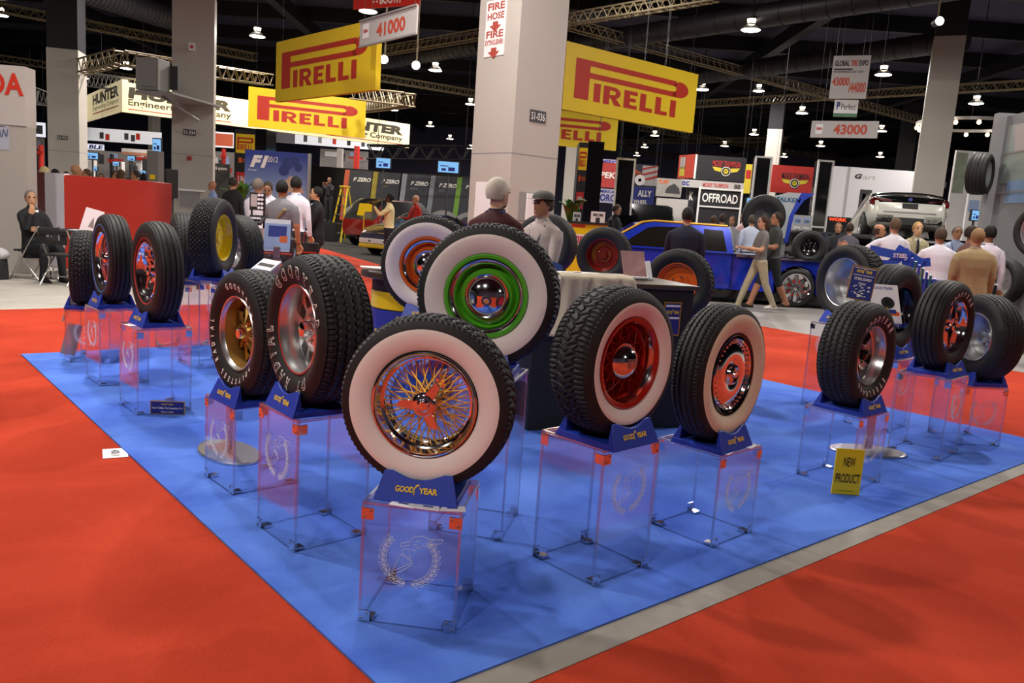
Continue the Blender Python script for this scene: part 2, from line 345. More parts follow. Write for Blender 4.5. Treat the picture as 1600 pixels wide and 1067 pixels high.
# ================================================================ tyres
def tri(a): a = a % 1.0; return np.abs(a*4-2)-1
def groove(style, u, th, R):
    """depth 0..1 of the tread at across-position u (-1..1) and angle th"""
    g = np.zeros_like(u); T = th/(2*PI)
    def circ(c, wd, amp=0., n=60, ph=0.):
        d = np.abs(u-(c+amp*tri(T*n+ph))); return np.clip(1.4-d/wd, 0, 1)
    def lat(n, slope, wd, lo, hi, ph=0.):
        a = (T*n+slope*u+ph) % 1.0; d = np.minimum(a, 1-a); return np.where((u > lo) & (u < hi), np.clip(1.5-d/wd, 0, 1), 0)
    if style == 'rib':
        for c in (-.62, -.21, .21, .62): g = np.maximum(g, circ(c, .055, .035, 80))
        g = np.maximum(g, .5*lat(110, .3, .10, -1.1, -.72)); g = np.maximum(g, .5*lat(110, -.3, .10, .72, 1.1))
    elif style == 'zig':
        for c, p in ((-.62, 0), (-.22, .5), (.22, 0), (.62, .5)): g = np.maximum(g, circ(c, .06, .06, 62, p))
        g = np.maximum(g, .7*lat(84, 0, .12, .75, 1.1)); g = np.maximum(g, .7*lat(84, 0, .12, -1.1, -.75))
    elif style == 'smooth':
        for c in (-.7, -.25, .25, .7): g = np.maximum(g, circ(c, .05))
    elif style == 'at':
        for c, p in ((-.5, 0), (0, .5), (.5, 0)): g = np.maximum(g, circ(c, .05, .10, 44, p))
        g = np.maximum(g, lat(44, .9, .11, -.5, .0)); g = np.maximum(g, lat(44, -.9, .11, 0., .5, .25)); g = np.maximum(g, .8*lat(88, .3, .18, .5, 1.1)); g = np.maximum(g, .8*lat(88, -.3, .18, -1.1, -.5))
    elif style == 'block':
        for c, p in ((-.66, 0), (-.33, .4), (.0, 0), (.33, .6), (.66, 0)): g = np.maximum(g, circ(c, .045, .04, 46, p))
        for lo, hi, sl, ph in ((-.66, -.33, 1.0, 0), (-.33, 0, 1.0, .5), (0, .33, -1.0, .2), (.33, .66, -1.0, .7)): g = np.maximum(g, lat(46, sl, .13, lo, hi, ph))
        g = np.maximum(g, .85*lat(92, .4, .2, .68, 1.1)); g = np.maximum(g, .85*lat(92, -.4, .2, -1.1, -.68))
    elif style == 'hex':
        for k in range(-4, 5): g = np.maximum(g, circ(k*.22, .035, .05, 56, .5*(k % 2)))
        for k in range(-4, 4): g = np.maximum(g, lat(56, 0, .10, k*.22, k*.22+.22, .5*(k % 2)+.25))
    return g
def tyre_profile(R, w, rr):
    # front half of the section from the bead outwards: (x, r) with x > 0 to the face
    H = R-rr; P = []
    for s in np.linspace(0, 1, 15):
        r = rr + H*.93*s; x = w/2*(.74+.26*math.sin(PI*min(1, s/1.02)*.93+.04)) ; P.append((x, r))
    return P
def tyre_x(R, w, rr, r):
    s = (r-rr)/((R-rr)*.93); return w/2*(.74+.26*math.sin(PI*min(1, s/1.02)*.93+.04))
def tyre_mesh(R, w, rr, style, N, Mx=40, depth=.008):
    half = tyre_profile(R, w, rr); tw = half[-1][0]
    us = np.linspace(-1.08, 1.08, Mx+1); th = np.linspace(0, 2*PI, N, endpoint=False)
    U, TH = np.meshgrid(us, th); crown = R-.010*(U/1.0)**2*(R/.33) - np.clip(np.abs(U)-.86, 0, 1)**1.5*.12*(R/.33)
    rad = crown - depth*groove(style, U, TH, R); X = U*tw*.965
    rows = [[(-x, r) for x, r in half]]; nv = len(half)
    Z = np.zeros((N, 2*nv+Mx+1, 2)); hf = np.array(half)
    Z[:, :nv, 0] = -hf[:, 0]; Z[:, :nv, 1] = hf[:, 1]; Z[:, nv:nv+Mx+1, 0] = X; Z[:, nv:nv+Mx+1, 1] = rad
    Z[:, nv+Mx+1:, 0] = hf[::-1, 0]; Z[:, nv+Mx+1:, 1] = hf[::-1, 1]
    Z[:, nv+Mx+1:nv+Mx+2, 1] = np.minimum(Z[:, nv+Mx+1:nv+Mx+2, 1], rad[:, -1:]+.006); Z[:, nv-1:nv, 1] = np.minimum(Z[:, nv-1:nv, 1], rad[:, :1]+.006)
    L = Z.shape[1]; co = np.zeros((N*L, 3)); ang = th[:, None]
    co[:, 0] = Z[:, :, 0].ravel(); co[:, 1] = (Z[:, :, 1]*np.sin(ang)).ravel(); co[:, 2] = (Z[:, :, 1]*np.cos(ang)).ravel()
    i = np.arange(N)[:, None]; j = np.arange(L-1)[None, :]; i2 = (i+1) % N
    q = np.stack([(i*L+j), (i*L+j+1), (i2*L+j+1), (i2*L+j)], -1).reshape(-1, 4)[:, ::-1]
    me = bpy.data.meshes.new('tire'); me.vertices.add(len(co)); me.vertices.foreach_set('co', co.ravel()); me.loops.add(q.size); me.loops.foreach_set('vertex_index', q.ravel())
    me.polygons.add(len(q)); me.polygons.foreach_set('loop_start', np.arange(0, q.size, 4)); me.polygons.foreach_set('loop_total', np.full(len(q), 4)); me.update(); me.validate()
    me.materials.append(M_rub); me.shade_smooth(); me.set_sharp_from_angle(angle=R_(40)); return me
def band(R, w, rr, r0, r1, m, parent, name='whitewall', off=.0016):
    rs = np.linspace(r0, r1, 9); pr = [(tyre_x(R, w, rr, r)+off*(.25 if k in (0, 8) else 1), r) for k, r in enumerate(rs)]
    return MB().lathe(pr, 96).build(name, m, parent)
SUBT = {}
def txt_fine(s, bold):
    # a finely divided glyph that can follow a bulging sidewall
    if (s, bold) not in SUBT:
        v, f, tw, th = txt(s, bold); bm = bmesh.new(); vs = [bm.verts.new(p) for p in v]
        for q in f:
            try: bm.faces.new([vs[i] for i in q])
            except ValueError: pass
        for _ in range(3):
            e = [e for e in bm.edges if e.calc_length() > .14]
            if not e: break
            bmesh.ops.subdivide_edges(bm, edges=e, cuts=1); bmesh.ops.triangulate(bm, faces=bm.faces)
        bm.verts.index_update(); SUBT[(s, bold)] = (np.array([p.co[:] for p in bm.verts]), [tuple(p.index for p in q.verts) for q in bm.faces], tw, th); bm.free()
    return SUBT[(s, bold)]
def ring_text(R, w, rr, s, r, size, a_mid, span, parent, outline=False, inward=False, bold=.03):
    # letters standing round the sidewall; a_mid measured clockwise from the top as seen on the face
    mb = MB(); n = len(s)
    for i, ch in enumerate(s):
        if ch == ' ': continue
        k = (i/(n-1)-.5) if n > 1 else 0; a = a_mid + k*span*(-1 if inward else 1)
        for lay, (bd, m_, off) in enumerate([(bold+(.022 if outline else 0), 0, .0015)] + ([(0.0, 1, .0030)] if outline else [])):
            v, f, tw, th = txt_fine(ch, bd); mb.mi = m_; ww = min(1, tw*1.2)*size*.92; wide = max(.25, tw)
            sc_w = size*.95; hh = size*(th/.74)
            def T(p, sc_w=sc_w, tw=tw, th=th):
                x = (p[0]-tw/2)*sc_w*1.15; z = (p[1]-th/2)*size*1.35
                if inward: x, z = -x, -z
                rad = r+z; aa = a + x/r; xx = tyre_x(R, w, rr, rad)+off
                return (xx, rad*math.sin(aa), rad*math.cos(aa))
            mb.add(v, f, T)
    return mb.build('lettering', [M_lett, M_rubd], parent, smooth=0)
def new_tyre(label, x, y, z, yaw, R, w, rr, style, N=300, Mx=36, group='tyres on the display stands', lean=0., depth=.008):
    t = thing('tire_exhibit', label, 'tire', (x, y, z), yaw, group); t.rotation_euler = (0, lean, yaw)
    ty = bpy.data.objects.new('tire', tyre_mesh(R, w, rr, style, N, Mx, depth)); COL.objects.link(ty); ty.parent = t; ty.location = (0, 0, R); t_ = ty
    return t, ty
def wheel_lathe(name, prof, m, t, R, n=72, smooth=40): return MB().lathe(prof, n).build(name, m, t, (0, 0, R), smooth=smooth)
def rim_profile(rr, w, lip=.018, barrel=None, back=True):
    f = w*.37
    p = [(f-.006, rr-.006), (f+.004, rr+.003), (f+.010, rr-.001), (f+.008, rr-lip*.45), (f-.004, rr-lip*.7), (f-.012, rr-lip)]
    if barrel: p += barrel
    if back: p += [(-f, rr-lip-.006), (-f-.008, rr)]
    return p
def lugs(t, R, n, rad, x, r=.009, m=None, ln=.018):
    for i in range(n):
        a = 2*PI*i/n+.3; mb = MB(); mb.M = Matrix.Translation((x, rad*math.sin(a), rad*math.cos(a))); mb.lathe([(0, 0), (0, r), (ln*.6, r), (ln, r*.6), (ln, 0)], 6); mb.build('lug_nut', m or M_chrome, t, (0, 0, R))
def spokes(t, R, n, hub_r, rim_r, hx, rx, rad, m, skew=.5):
    base = []
    for k in range(2):
        for s_ in (-1, 1):
            mb = MB(); a = s_*skew*(1.0 if k == 0 else .8); xh = hx if k == 0 else hx-.075; xr = rx if k == 0 else rx-.02
            mb.path([(xh, hub_r*math.sin(a), hub_r*math.cos(a)), (xr, 0, rim_r)], rad, 6); base.append(mb.mesh('spoke', m, 60))
    for i in range(n):
        o = bpy.data.objects.new('spoke', base[(i % 4)]); COL.objects.link(o); o.parent = t; o.location = (0, 0, R); o.rotation_euler = (-2*PI*(i+.25*(i % 2))/n, 0, 0)
def back_disc(t, R, rr, x, m): return wheel_lathe('wheel_back', [(x, 0.02), (x, rr)], m, t, R)
# ================================================================ the tyres, their stands and pedestals
def wd_(d): return R_(d)
H1, H2, H3 = .437, .563, .725
def setup(plabel, slabel, tlabel, px, py, pn, h, tx, ty, yaw, R, w, rr, style, N=300, Mx=36, etched=True, depth=.008, pgroup='clear display pedestals'):
    if plabel: pedestal(plabel, px*K, py*K, R_(pn+90), h, etched, pgroup)
    z = .012+h
    if slabel: stand(slabel, tx*K, ty*K, z, R_(yaw), w)
    return new_tyre(tlabel, tx*K, ty*K, z+.026, R_(yaw), R, w, rr, style, N, Mx, depth=depth)

# --- front corner: whitewall on a gold wire wheel
R, w, rr = .311, .176, .182
t, ty = setup('clear acrylic pedestal at the front corner with etched winged foot and three cards', 'blue tire stand under the gold wire wheel at the front corner', 'wide whitewall tire with gold wire spokes and three-eared chrome spinner', -.32, 3.21, -97, H1, -.319, 3.199, -97, R, w, rr, 'block', 560, 44)
band(R, w, rr, rr+.008, rr+.083, M_ww, ty)
rim = wheel_lathe('rim', [(.064, .178), (.072, .187), (.079, .186), (.081, .181), (.076, .176), (.066, .1735), (.040, .166), (.036, .160), (.034, .155), (.012, .148), (-.02, .145), (-.045, .150), (-.06, .166), (-.066, .184)], M_chrome, t, R, 96)
for i, m_ in ((0, M_yelw), (1, M_orange)):
    mb = MB(); mb.lathe([(.0815, .168), (.0818, .180)], 8, a0=PI-.02-.16*i, a1=PI-.02-.16*i+.13) if False else mb.lathe([(.0425, .1655), (.0665, .1725)], 8, a0=PI-.10-.19*i, a1=PI-.10-.19*i+.16)
    mb.build('sticker', m_, rim)
spokes(t, R, 72, .038, .147, .055, .012, .0023, M_gold, .62)
wheel_lathe('hub', [(-.04, .05), (.01, .05), (.02, .036), (.05, .034), (.062, .042), (.07, .04), (.072, 0)], M_chrome, t, R)
sp = MB(); sp.lathe([(.068, .046), (.08, .046), (.088, .036), (.09, .022), (.097, .018), (.099, 0)], 40)
for k in range(3):
    a = R_(30+120*k); sp.M = Matrix.Rotation(-a, 4, 'X'); sp.prism([(-.019, .03), (.019, .03), (.014, .085), (-.010, .098)], .073, .086, 'YZ')
sp.M = Matrix(); sp.build('spinner', M_chrome, t, (0, 0, R), bevel=.002)

# --- left row
R, w, rr = .318, .238, .190
t, ty = setup('clear pedestal under the wide slotted wheel with large outlined letters', 'blue tire stand under the wide slotted polished wheel', 'wide tire with large outlined white letters and polished slotted wheel', -.952, 3.908, -137, H2, -.949, 3.895, -141, R, w, rr, 'zig', 460, 44, depth=.010)
ring_text(R, w, rr, 'GOODYEAR', rr+.052, .050, R_(18), R_(118), ty, True); ring_text(R, w, rr, 'GT RADIAL', rr+.052, .048, R_(205), R_(116), ty, True)
f = w*.37
wheel_lathe('rim', rim_profile(rr, w, .014, [(f-.03, rr-.02), (f-.05, rr-.024), (f-.075, rr-.026)]), M_alu, t, R, 96); wheel_lathe('rim_stripe', [(f+.0105, rr-.003), (f+.0092, rr-.0085)], M_redp, t, R, 96)
DISC = [(f-.070, rr-.02), (f-.074, .158), (f-.068, .100), (f-.058, .075), (f-.052, .060), (f-.05, .03), (f-.05, 0)]; face = MB(); face.lathe(DISC, 80); face.build('wheel_disc', M_alu, t, (0, 0, R))
for i in range(10):
    a0 = 2*PI*i/10; s_ = MB(); s_.lathe([(f-.0715+.006*(.154-r_)/.058, r_) for r_ in (.161, .145, .13, .115, .103)], 5, a0=a0, a1=a0+.38); s_.build('slot', M_blk, t, (0, 0, R))
wheel_lathe('hub_cap', [(f-.055, .038), (f-.03, .036), (f-.012, .032), (f-.006, .022), (f-.005, 0)], M_chrome, t, R); lugs(t, R, 5, .052, f-.055, .009)

R, w, rr = .316, .215, .185
t, ty = setup('clear pedestal under the gold snowflake wheel with small white letters', 'blue tire stand under the gold snowflake wheel', 'tire with small white letters and gold snowflake spoke wheel', -1.487, 4.598, -137, H1, -1.474, 4.53, -136, R, w, rr, 'zig', 420, 40)
ring_text(R, w, rr, 'GOODYEAR', rr+.048, .030, R_(22), R_(78), ty); ring_text(R, w, rr, 'POLYSTEEL RADIAL', rr+.048, .026, R_(203), R_(152), ty)
f = w*.37
wheel_lathe('rim', rim_profile(rr, w, .016, back=False), M_alu, t, R, 96); wheel_lathe('rim_barrel', [(f-.012, rr-.016), (f-.04, rr-.024), (f-.085, rr-.03), (-f, rr-.024), (-f-.008, rr)], M_goldp, t, R, 96)
for i in range(10):
    a = 2*PI*i/10; sp = MB(); sp.M = Matrix.Rotation(-a, 4, 'X')
    for s_ in (-1, 1):
        v = [(f-.035, 0, .036), (f-.045, s_*.012, .085), (f-.065, s_*.046, rr-.028), (f-.07, 0, .105), (f-.085, s_*.012, .05)]; ids = [sp.P(q) for q in v]
        q0 = sp.P((f-.095, s_*.045, rr-.03)); q1 = sp.P((f-.095, 0, .09))
        for fc in ((0, 1, 3), (1, 2, 3), (0, 1, 4)): sp.F(*[ids[k] for k in fc])
        sp.F(ids[1], ids[2], q0); sp.F(ids[3], ids[2], q0); sp.F(ids[3], q0, q1); sp.F(ids[0], ids[3], q1)
    sp.build('spoke', M_goldp, t, (0, 0, R), smooth=0)
back_disc(t, R, rr-.03, f-.115, M_blk); wheel_lathe('hub', [(f-.10, .07), (f-.05, .052), (f-.034, .04), (f-.03, 0)], M_goldp, t, R); wheel_lathe('hub_cap', [(f-.04, .030), (f-.012, .028), (f-.002, .024), (f, 0)], M_chrome, t, R); lugs(t, R, 5, .052, f-.06, .009)

def deep_chrome(t, R, w, rr, m=M_chrome, n=5):
    f = w*.37
    wheel_lathe('rim', rim_profile(rr, w, .012, [(f-.03, rr-.02), (f-.08, rr-.026), (f-.105, rr-.034)]), m, t, R, 96)
    back_disc(t, R, rr-.03, f-.125, M_blk)
    for i in range(n):
        a = 2*PI*i/n+.2; sp = MB(); sp.M = Matrix.Rotation(-a, 4, 'X')
        sp.rings([[(f-.06+dx, y, z) for dx, y in ((.0, -b), (.016, -b*.5), (.016, b*.5), (0, b), (-.03, b*.9), (-.03, -b*.9))] for z, b, in ((.02, .020), (.06, .024), (.10, .028), (rr-.026, .034))]); sp.build('spoke', m, t, (0, 0, R))
    wheel_lathe('hub_cap', [(f-.08, .05), (f-.045, .046), (f-.03, .034), (f-.005, .03), (f, .022), (f, 0)], m, t, R); lugs(t, R, 5, .055, f-.07, .010)
R, w, rr = .329, .168, .190
t, ty = setup('clear pedestal with one white card, behind the blue plaque on the carpet', 'blue tire stand under the deep chrome wheel with the red line', 'ribbed tire with thin red line and deep chrome wheel', -2.722, 6.08, -137, H2, -2.722, 6.1, -138, R, w, rr, 'smooth', 300, 40)
band(R, w, rr, rr+.022, rr+.029, M_redp, ty, 'red_line'); deep_chrome(t, R, w, rr)
R, w, rr = .331, .165, .195
t, ty = setup('clear pedestal under the chrome wire wheel with blue stripe', 'blue tire stand under the chrome wire wheel', 'ribbed tire with thin blue stripe and chrome wire wheel', -3.42, 6.895, -137, H2, -3.47, 6.915, -140, R, w, rr, 'smooth', 300, 40)
band(R, w, rr, rr+.050, rr+.058, mat('sky_blue_line', '3f78c8', .5), ty, 'blue_stripe'); f = w*.37
wheel_lathe('rim', rim_profile(rr, w, .014, [(f-.02, rr-.025), (f-.06, rr-.032), (-.03, rr-.03)]), M_chrome, t, R, 96); spokes(t, R, 40, .05, rr-.022, f-.005, f-.022, .0028, M_chrome, .35)
wheel_lathe('hub', [(-.03, .06), (f-.03, .058), (f-.002, .05), (f+.01, .034), (f+.014, 0)], M_chrome, t, R); back_disc(t, R, rr-.03, -.03, M_dgry)
sp = MB()
for k in range(2): sp.M = Matrix.Rotation(PI*k+.5, 4, 'X'); sp.prism([(-.018, .0), (.018, .0), (.010, .07), (-.010, .075)], f+.008, f+.022, 'YZ')
sp.build('spinner', M_chrome, t, (0, 0, R), bevel=.002)
R, w, rr = .310, .205, .175
t, ty = setup('clear pedestal at the far left corner with small tilted leaflet holder', 'blue tire stand at the far left corner of the blue carpet', 'all-terrain tire at the far left, tread side on', -4.03, 7.69, -81, H1, -4.12, 7.70, -157, R, w, rr, 'block', 360, 44)
wheel_lathe('rim', rim_profile(rr, w, .014), M_alu, t, R); back_disc(t, R, rr-.01, .0, M_alu)

# --- right row
R, w, rr = .303, .212, .182
t, ty = setup('clear acrylic pedestal under the red wire wheel', 'blue tire stand under the red wire wheel', 'whitewall tire on a red painted wire wheel with chrome cap', .455, 3.768, -47, H2, .478, 3.70, -45.5, R, w, rr, 'at', 600, 48, depth=.008)
band(R, w, rr, rr+.006, rr+.064, M_ww, ty); f = w*.37
wheel_lathe('rim', [(f-.006, rr-.006), (f+.006, rr+.004), (f+.012, rr-.001), (f+.010, rr-.010), (f, rr-.016), (f-.005, rr-.018)], M_redw, t, R, 96); wheel_lathe('trim_ring', [(f-.004, rr-.016), (f-.002, rr-.020), (f-.018, rr-.026), (f-.034, rr-.030)], M_chrome, t, R, 96)
wheel_lathe('rim_barrel', [(f-.034, rr-.028), (f-.045, rr-.036), (f-.085, rr-.04), (-f, rr-.03), (-f-.006, rr)], M_redw, t, R, 96); back_disc(t, R, rr-.035, f-.115, M_redw)
spokes(t, R, 48, .078, rr-.037, f-.035, f-.05, .0028, M_redw, .45)
wheel_lathe('hub', [(f-.115, .088), (f-.06, .084), (f-.03, .077), (f-.026, .06)], M_redw, t, R); hc = wheel_lathe('hub_cap', [(f-.035, .074), (f-.024, .077), (f-.016, .073), (f-.003, .060), (f+.010, .042), (f+.017, .020), (f+.019, 0)], M_chrome, t, R)
r = MB()
for k in range(9): r.path([(f+.020-.0025*abs(k-4)*.4, (k-4)*.006, -.02), (f+.0225-.0025*abs(k-4)*.4, (k-4)*.006, 0), (f+.020-.0025*abs(k-4)*.4, (k-4)*.006, .02)], .0016, 4)
r.build('cap_emblem', M_steel, hc)
R, w, rr = .322, .175, .188
t, ty = setup('clear pedestal with two white cards under the full chrome hubcap', 'blue tire stand under the full chrome hubcap', 'cream whitewall tire with full chrome hubcap', 1.128, 4.32, -47, H1, 1.122, 4.27, -43, R, w, rr, 'rib', 480, 44)
band(R, w, rr, rr+.008, rr+.094, M_cream, ty); f = w*.37
wheel_lathe('rim', rim_profile(rr, w, .016), M_gblk, t, R, 96)
hc = MB(); hc.lathe([(f-.015, .172), (f+.000, .172), (f+.008, .166), (f+.004, .160)], 96); hc.lathe([(f+.004, .160), (f-.006, .148)]+[(f-.006+.012*math.sin(i/8*PI), .148-.014*i) for i in range(1, 8)]+[(f-.006, .052), (f+.012, .046), (f+.016, .036), (f+.008, .030), (f+.010, .018), (f+.022, .014), (f+.024, 0)], 96); hc = hc.build('hub_cap', M_chrome, t, (0, 0, R))
for i in range(36):
    a = 2*PI*i/36; fl = MB(); fl.M = Matrix.Rotation(a, 4, 'X'); fl.box((f+.002, 0, .154), (.008, .008, .012)); fl.build('flute', M_chrome, hc, bevel=.002)
R, w, rr = .312, .225, .176
t, ty = setup('clear pedestal with the yellow card standing before it', 'blue tire stand under the white-lettered tire behind the yellow card', 'tire with small white letters and polished five-slot wheel, behind the yellow card', 2.335, 5.456, -50, H1, 2.342, 5.43, -48, R, w, rr, 'zig', 420, 44)
ring_text(R, w, rr, 'GOODYEAR', rr+.046, .034, R_(2), R_(92), ty); ring_text(R, w, rr, 'STEELGARD', rr+.046, .030, R_(180), R_(92), ty); f = w*.37
wheel_lathe('rim', rim_profile(rr, w, .012, [(f-.03, rr-.018), (f-.055, rr-.022), (f-.06, rr-.03)]), M_alu, t, R, 96)
for i in range(5):
    a = 2*PI*i/5; sp = MB(); sp.M = Matrix.Rotation(-a, 4, 'X'); sp.grid(lambda u, v: (f-.055-.02*math.sin(PI*u)-.035*(1-v)*1.0+.02*(1-v)**2, (u-.5)*(.052+.10*v*v), .045+v*(rr-.026-.045)), 8, 8); sp.build('spoke', M_alu, t, (0, 0, R))
back_disc(t, R, rr-.02, f-.12, M_blk); wheel_lathe('hub', [(f-.12, .075), (f-.075, .068), (f-.06, .056), (f-.055, .032)], M_alu, t, R); wheel_lathe('hub_cap', [(f-.058, .034), (f-.03, .032), (f-.024, .024), (f-.023, 0)], M_gblk, t, R); lugs(t, R, 5, .052, f-.066, .010)
R, w, rr = .310, .196, .178
t, ty = setup('clear pedestal under the thin five-spoke chrome wheel', 'blue tire stand under the thin five-spoke chrome wheel', 'tire with small white letters and thin five-spoke chrome wheel', 3.366, 6.354, -45, H2, 3.40, 6.375, -50, R, w, rr, 'smooth', 320, 44)
ring_text(R, w, rr, 'GOODYEAR', rr+.046, .032, R_(2), R_(92), ty); deep_chrome(t, R, w, rr)
R, w, rr = .324, .205, .180
t, ty = setup('clear pedestal with etched wreath at the far right corner', 'blue tire stand at the far right corner', 'broad ribbed tire at the far right with dull polished wheel', 3.985, 6.885, -83, H1, 4.02, 6.88, -170, R, w, rr, 'rib', 320, 44)
f = w*.37; wheel_lathe('rim', rim_profile(rr, w, .010, [(f-.03, rr-.02), (f-.10, rr-.03)]), M_alu, t, R, 96); back_disc(t, R, rr-.03, f-.10, M_alu); lugs(t, R, 5, .05, f-.10, .012); wheel_lathe('hub_cap', [(f-.1, .038), (f-.05, .034), (f-.045, 0)], M_alu, t, R)

# --- tall middle tyres
def steel_cap(t, R, w, rr, m, ring=True):
    f = w*.37
    wheel_lathe('rim', [(f-.008, rr-.004), (f+.006, rr+.004), (f+.012, rr-.002), (f+.010, rr-.014), (f-.004, rr-.018)], m, t, R, 96); wheel_lathe('trim_ring', [(f-.002, rr-.016), (f+.003, rr-.022), (f-.004, rr-.034), (f-.022, rr-.042), (f-.028, rr-.044)], M_chrome, t, R, 96)
    wheel_lathe('wheel_disc', [(f-.026, rr-.042), (f-.045, rr-.050), (f-.05, rr-.056), (f-.040, rr-.062), (f-.026, rr-.072), (f-.026, .100), (f-.036, .09), (-f, rr-.03), (-f, rr)], m, t, R, 96)
    wheel_lathe('hub_cap', [(f-.034, .094), (f-.012, .099), (f-.008, .096), (f-.010, .091), (f+.004, .079), (f+.018, .056), (f+.027, .028), (f+.030, 0)], M_chrome, t, R, 72)
R, w, rr = .326, .190, .186
t, ty = setup('tall clear pedestal behind the gold wire wheel', 'blue tire stand under the green wheel', 'wide whitewall tire on a green wheel with chrome dome cap', -.135, 4.18, -102, H3, -.137, 4.177, -98, R, w, rr, 'block', 560, 44)
band(R, w, rr, rr+.006, rr+.090, M_ww, ty); steel_cap(t, R, w, rr, M_green)
R, w, rr = .329, .176, .186
t, ty = setup('tall clear pedestal behind the green wheel', 'blue tire stand under the orange wheel', 'wide whitewall tire on an orange wheel, behind the green wheel', -.66, 6.13, -100, H3, -.659, 6.129, -98, R, w, rr, 'block', 420, 40)
band(R, w, rr, rr+.006, rr+.094, M_ww, ty); steel_cap(t, R, w, rr, M_orange)

# --- back row
def barrel_wheel(t, R, w, rr, m, deep):
    f = w*.37; wheel_lathe('rim', rim_profile(rr, w, .010, [(f-.03, rr-.018), (f-deep*.5, rr-.026), (f-deep, rr-.034), (f-deep, .09)]), m, t, R, 96)
    wheel_lathe('hub', [(f-deep-.001, .10), (f-deep+.012, .085), (f-deep+.008, .05), (f-deep+.03, .04), (f-deep+.03, 0)], m, t, R); lugs(t, R, 5, .065, f-deep+.008, .010)
R, w, rr = .335, .222, .195
t, ty = setup('tall clear pedestal at the far back left holding the yellow wheel', 'blue tire stand under the yellow wheel', 'big knobbly tire with bright yellow wheel', -3.0, 7.85, -40, H3, -2.98, 7.93, 0, R, w, rr, 'hex', 480, 48)
barrel_wheel(t, R, w, rr, M_yelw, .06)
R, w, rr = .318, .20, .18
t, ty = setup('pedestal hidden behind the yellow wheel on its left', 'blue tire stand behind the yellow wheel on its left', 'dark tire behind the yellow wheel on its left', -3.62, 8.75, -100, .60, -3.62, 8.75, -150, R, w, rr, 'zig', 220, 32)
barrel_wheel(t, R, w, rr, M_alu, .06)
t, ty = setup('pedestal hidden behind the yellow wheel on its right', 'blue tire stand behind the yellow wheel on its right', 'dark tire behind the yellow wheel on its right', -3.02, 8.75, -100, .60, -3.02, 8.75, 50, .325, w, rr, 'zig', 220, 32)
barrel_wheel(t, .325, w, rr, M_alu, .06)
R, w, rr = .325, .20, .205
t, ty = setup('tall clear pedestal behind the white-lettered tire on the right', 'blue tire stand under the deep polished drum wheel', 'tire on a very deep polished drum wheel behind the blue framed sign', 3.2, 7.88, -140, H3, 3.25, 7.91, -157, R, w, rr, 'block', 360, 44)
barrel_wheel(t, R, w, rr, M_alu, .13)
R, w, rr = .345, .222, .18
t, ty = setup('clear pedestal behind the leaflet tray on the right', 'blue tire stand behind the leaflet tray on the right', 'plain dark tire behind the leaflet tray on the right', 3.35, 7.2, -45, .56, 3.37, 7.24, -49, R, w, rr, 'smooth', 260, 40)
barrel_wheel(t, R, w, rr, M_gblk, .08)
R, w, rr = .315, .19, .185
t, ty = setup('pedestal behind the black counter holding the dark red wheel', 'blue tire stand under the dark red wheel', 'tire on a dark red wheel behind the black counter', 1.12, 10.6, -100, H3, 1.12, 10.6, -112, R*1.02, w, rr, 'block', 280, 40)
barrel_wheel(t, R*1.02, w, rr, M_dred, .08)
t, ty = setup('pedestal behind the black counter at its right end', 'blue tire stand under the bright orange wheel', 'tire on a bright orange wheel behind the right end of the counter', 1.68, 8.35, -110, .60, 1.68, 8.35, -118, R, w, rr, 'block', 280, 40)
barrel_wheel(t, R, w, rr, M_orange, .06)
R = .335; t, ty = setup('pedestal behind the capped man', 'blue tire stand under the tire behind the capped man', 'tire with a yellow wheel behind the capped man', .33, 9.9, -100, .80, .33, 9.9, -112, R, .25, .19, 'smooth', 240, 36)
barrel_wheel(t, R, .25, .19, M_yelw, .06)
# ================================================================ hall lamps
def lamp(label, x, y, z=LAMP_Z, light=0., group='high-bay lamps under the ceiling'):
    t = thing('high_bay_lamp', label, 'ceiling lamp', (x, y, z), 0, group)
    MB().lathe([(0, .30), (.02, .30), (.10, .22), (.16, .13), (.17, .10), (.155, .10), (.09, .20), (.012, .285), (0, .29)], 20, 'Z').build('reflector', mat('lamp_reflector', 'd8d6d0', .3, .6), t)
    b = MB(); b.lathe([(-.012, 0), (-.012, .27), (.0, .29)], 20, 'Z'); b.build('diffuser', emat('lamp_glow', (255, 238, 214), 22.), t)
    b = MB(); b.lathe([(.17, .0), (.17, .11), (.34, .13), (.40, .08), (.40, 0)], 14, 'Z'); b.build('ballast', M_dgry, t)
    b = MB(); b.path([(0, 0, .4), (0, 0, 2.3)], .015, 6); b.build('hanger', M_dark, t)
    g = MB(); g.lathe([(.20, .115), (.32, .136)], 14, 'Z'); g.build('glowing_vent', emat('lamp_spill', (255, 238, 214), 6.), t)
    if light:
        l = bpy.data.lights.new('lamp_light', 'AREA'); l.shape = 'DISK'; l.size = .5; l.energy = light; l.color = LAMP_COL
        o = bpy.data.objects.new('lamp_light', l); COL.objects.link(o); o.parent = t; o.location = (0, 0, -.03)
    return t
for i, (x, y) in enumerate(NEAR_LAMPS): lamp('added high-bay lamp out of view over the tire display', x, y, LAMP_Z, LAMP_W)
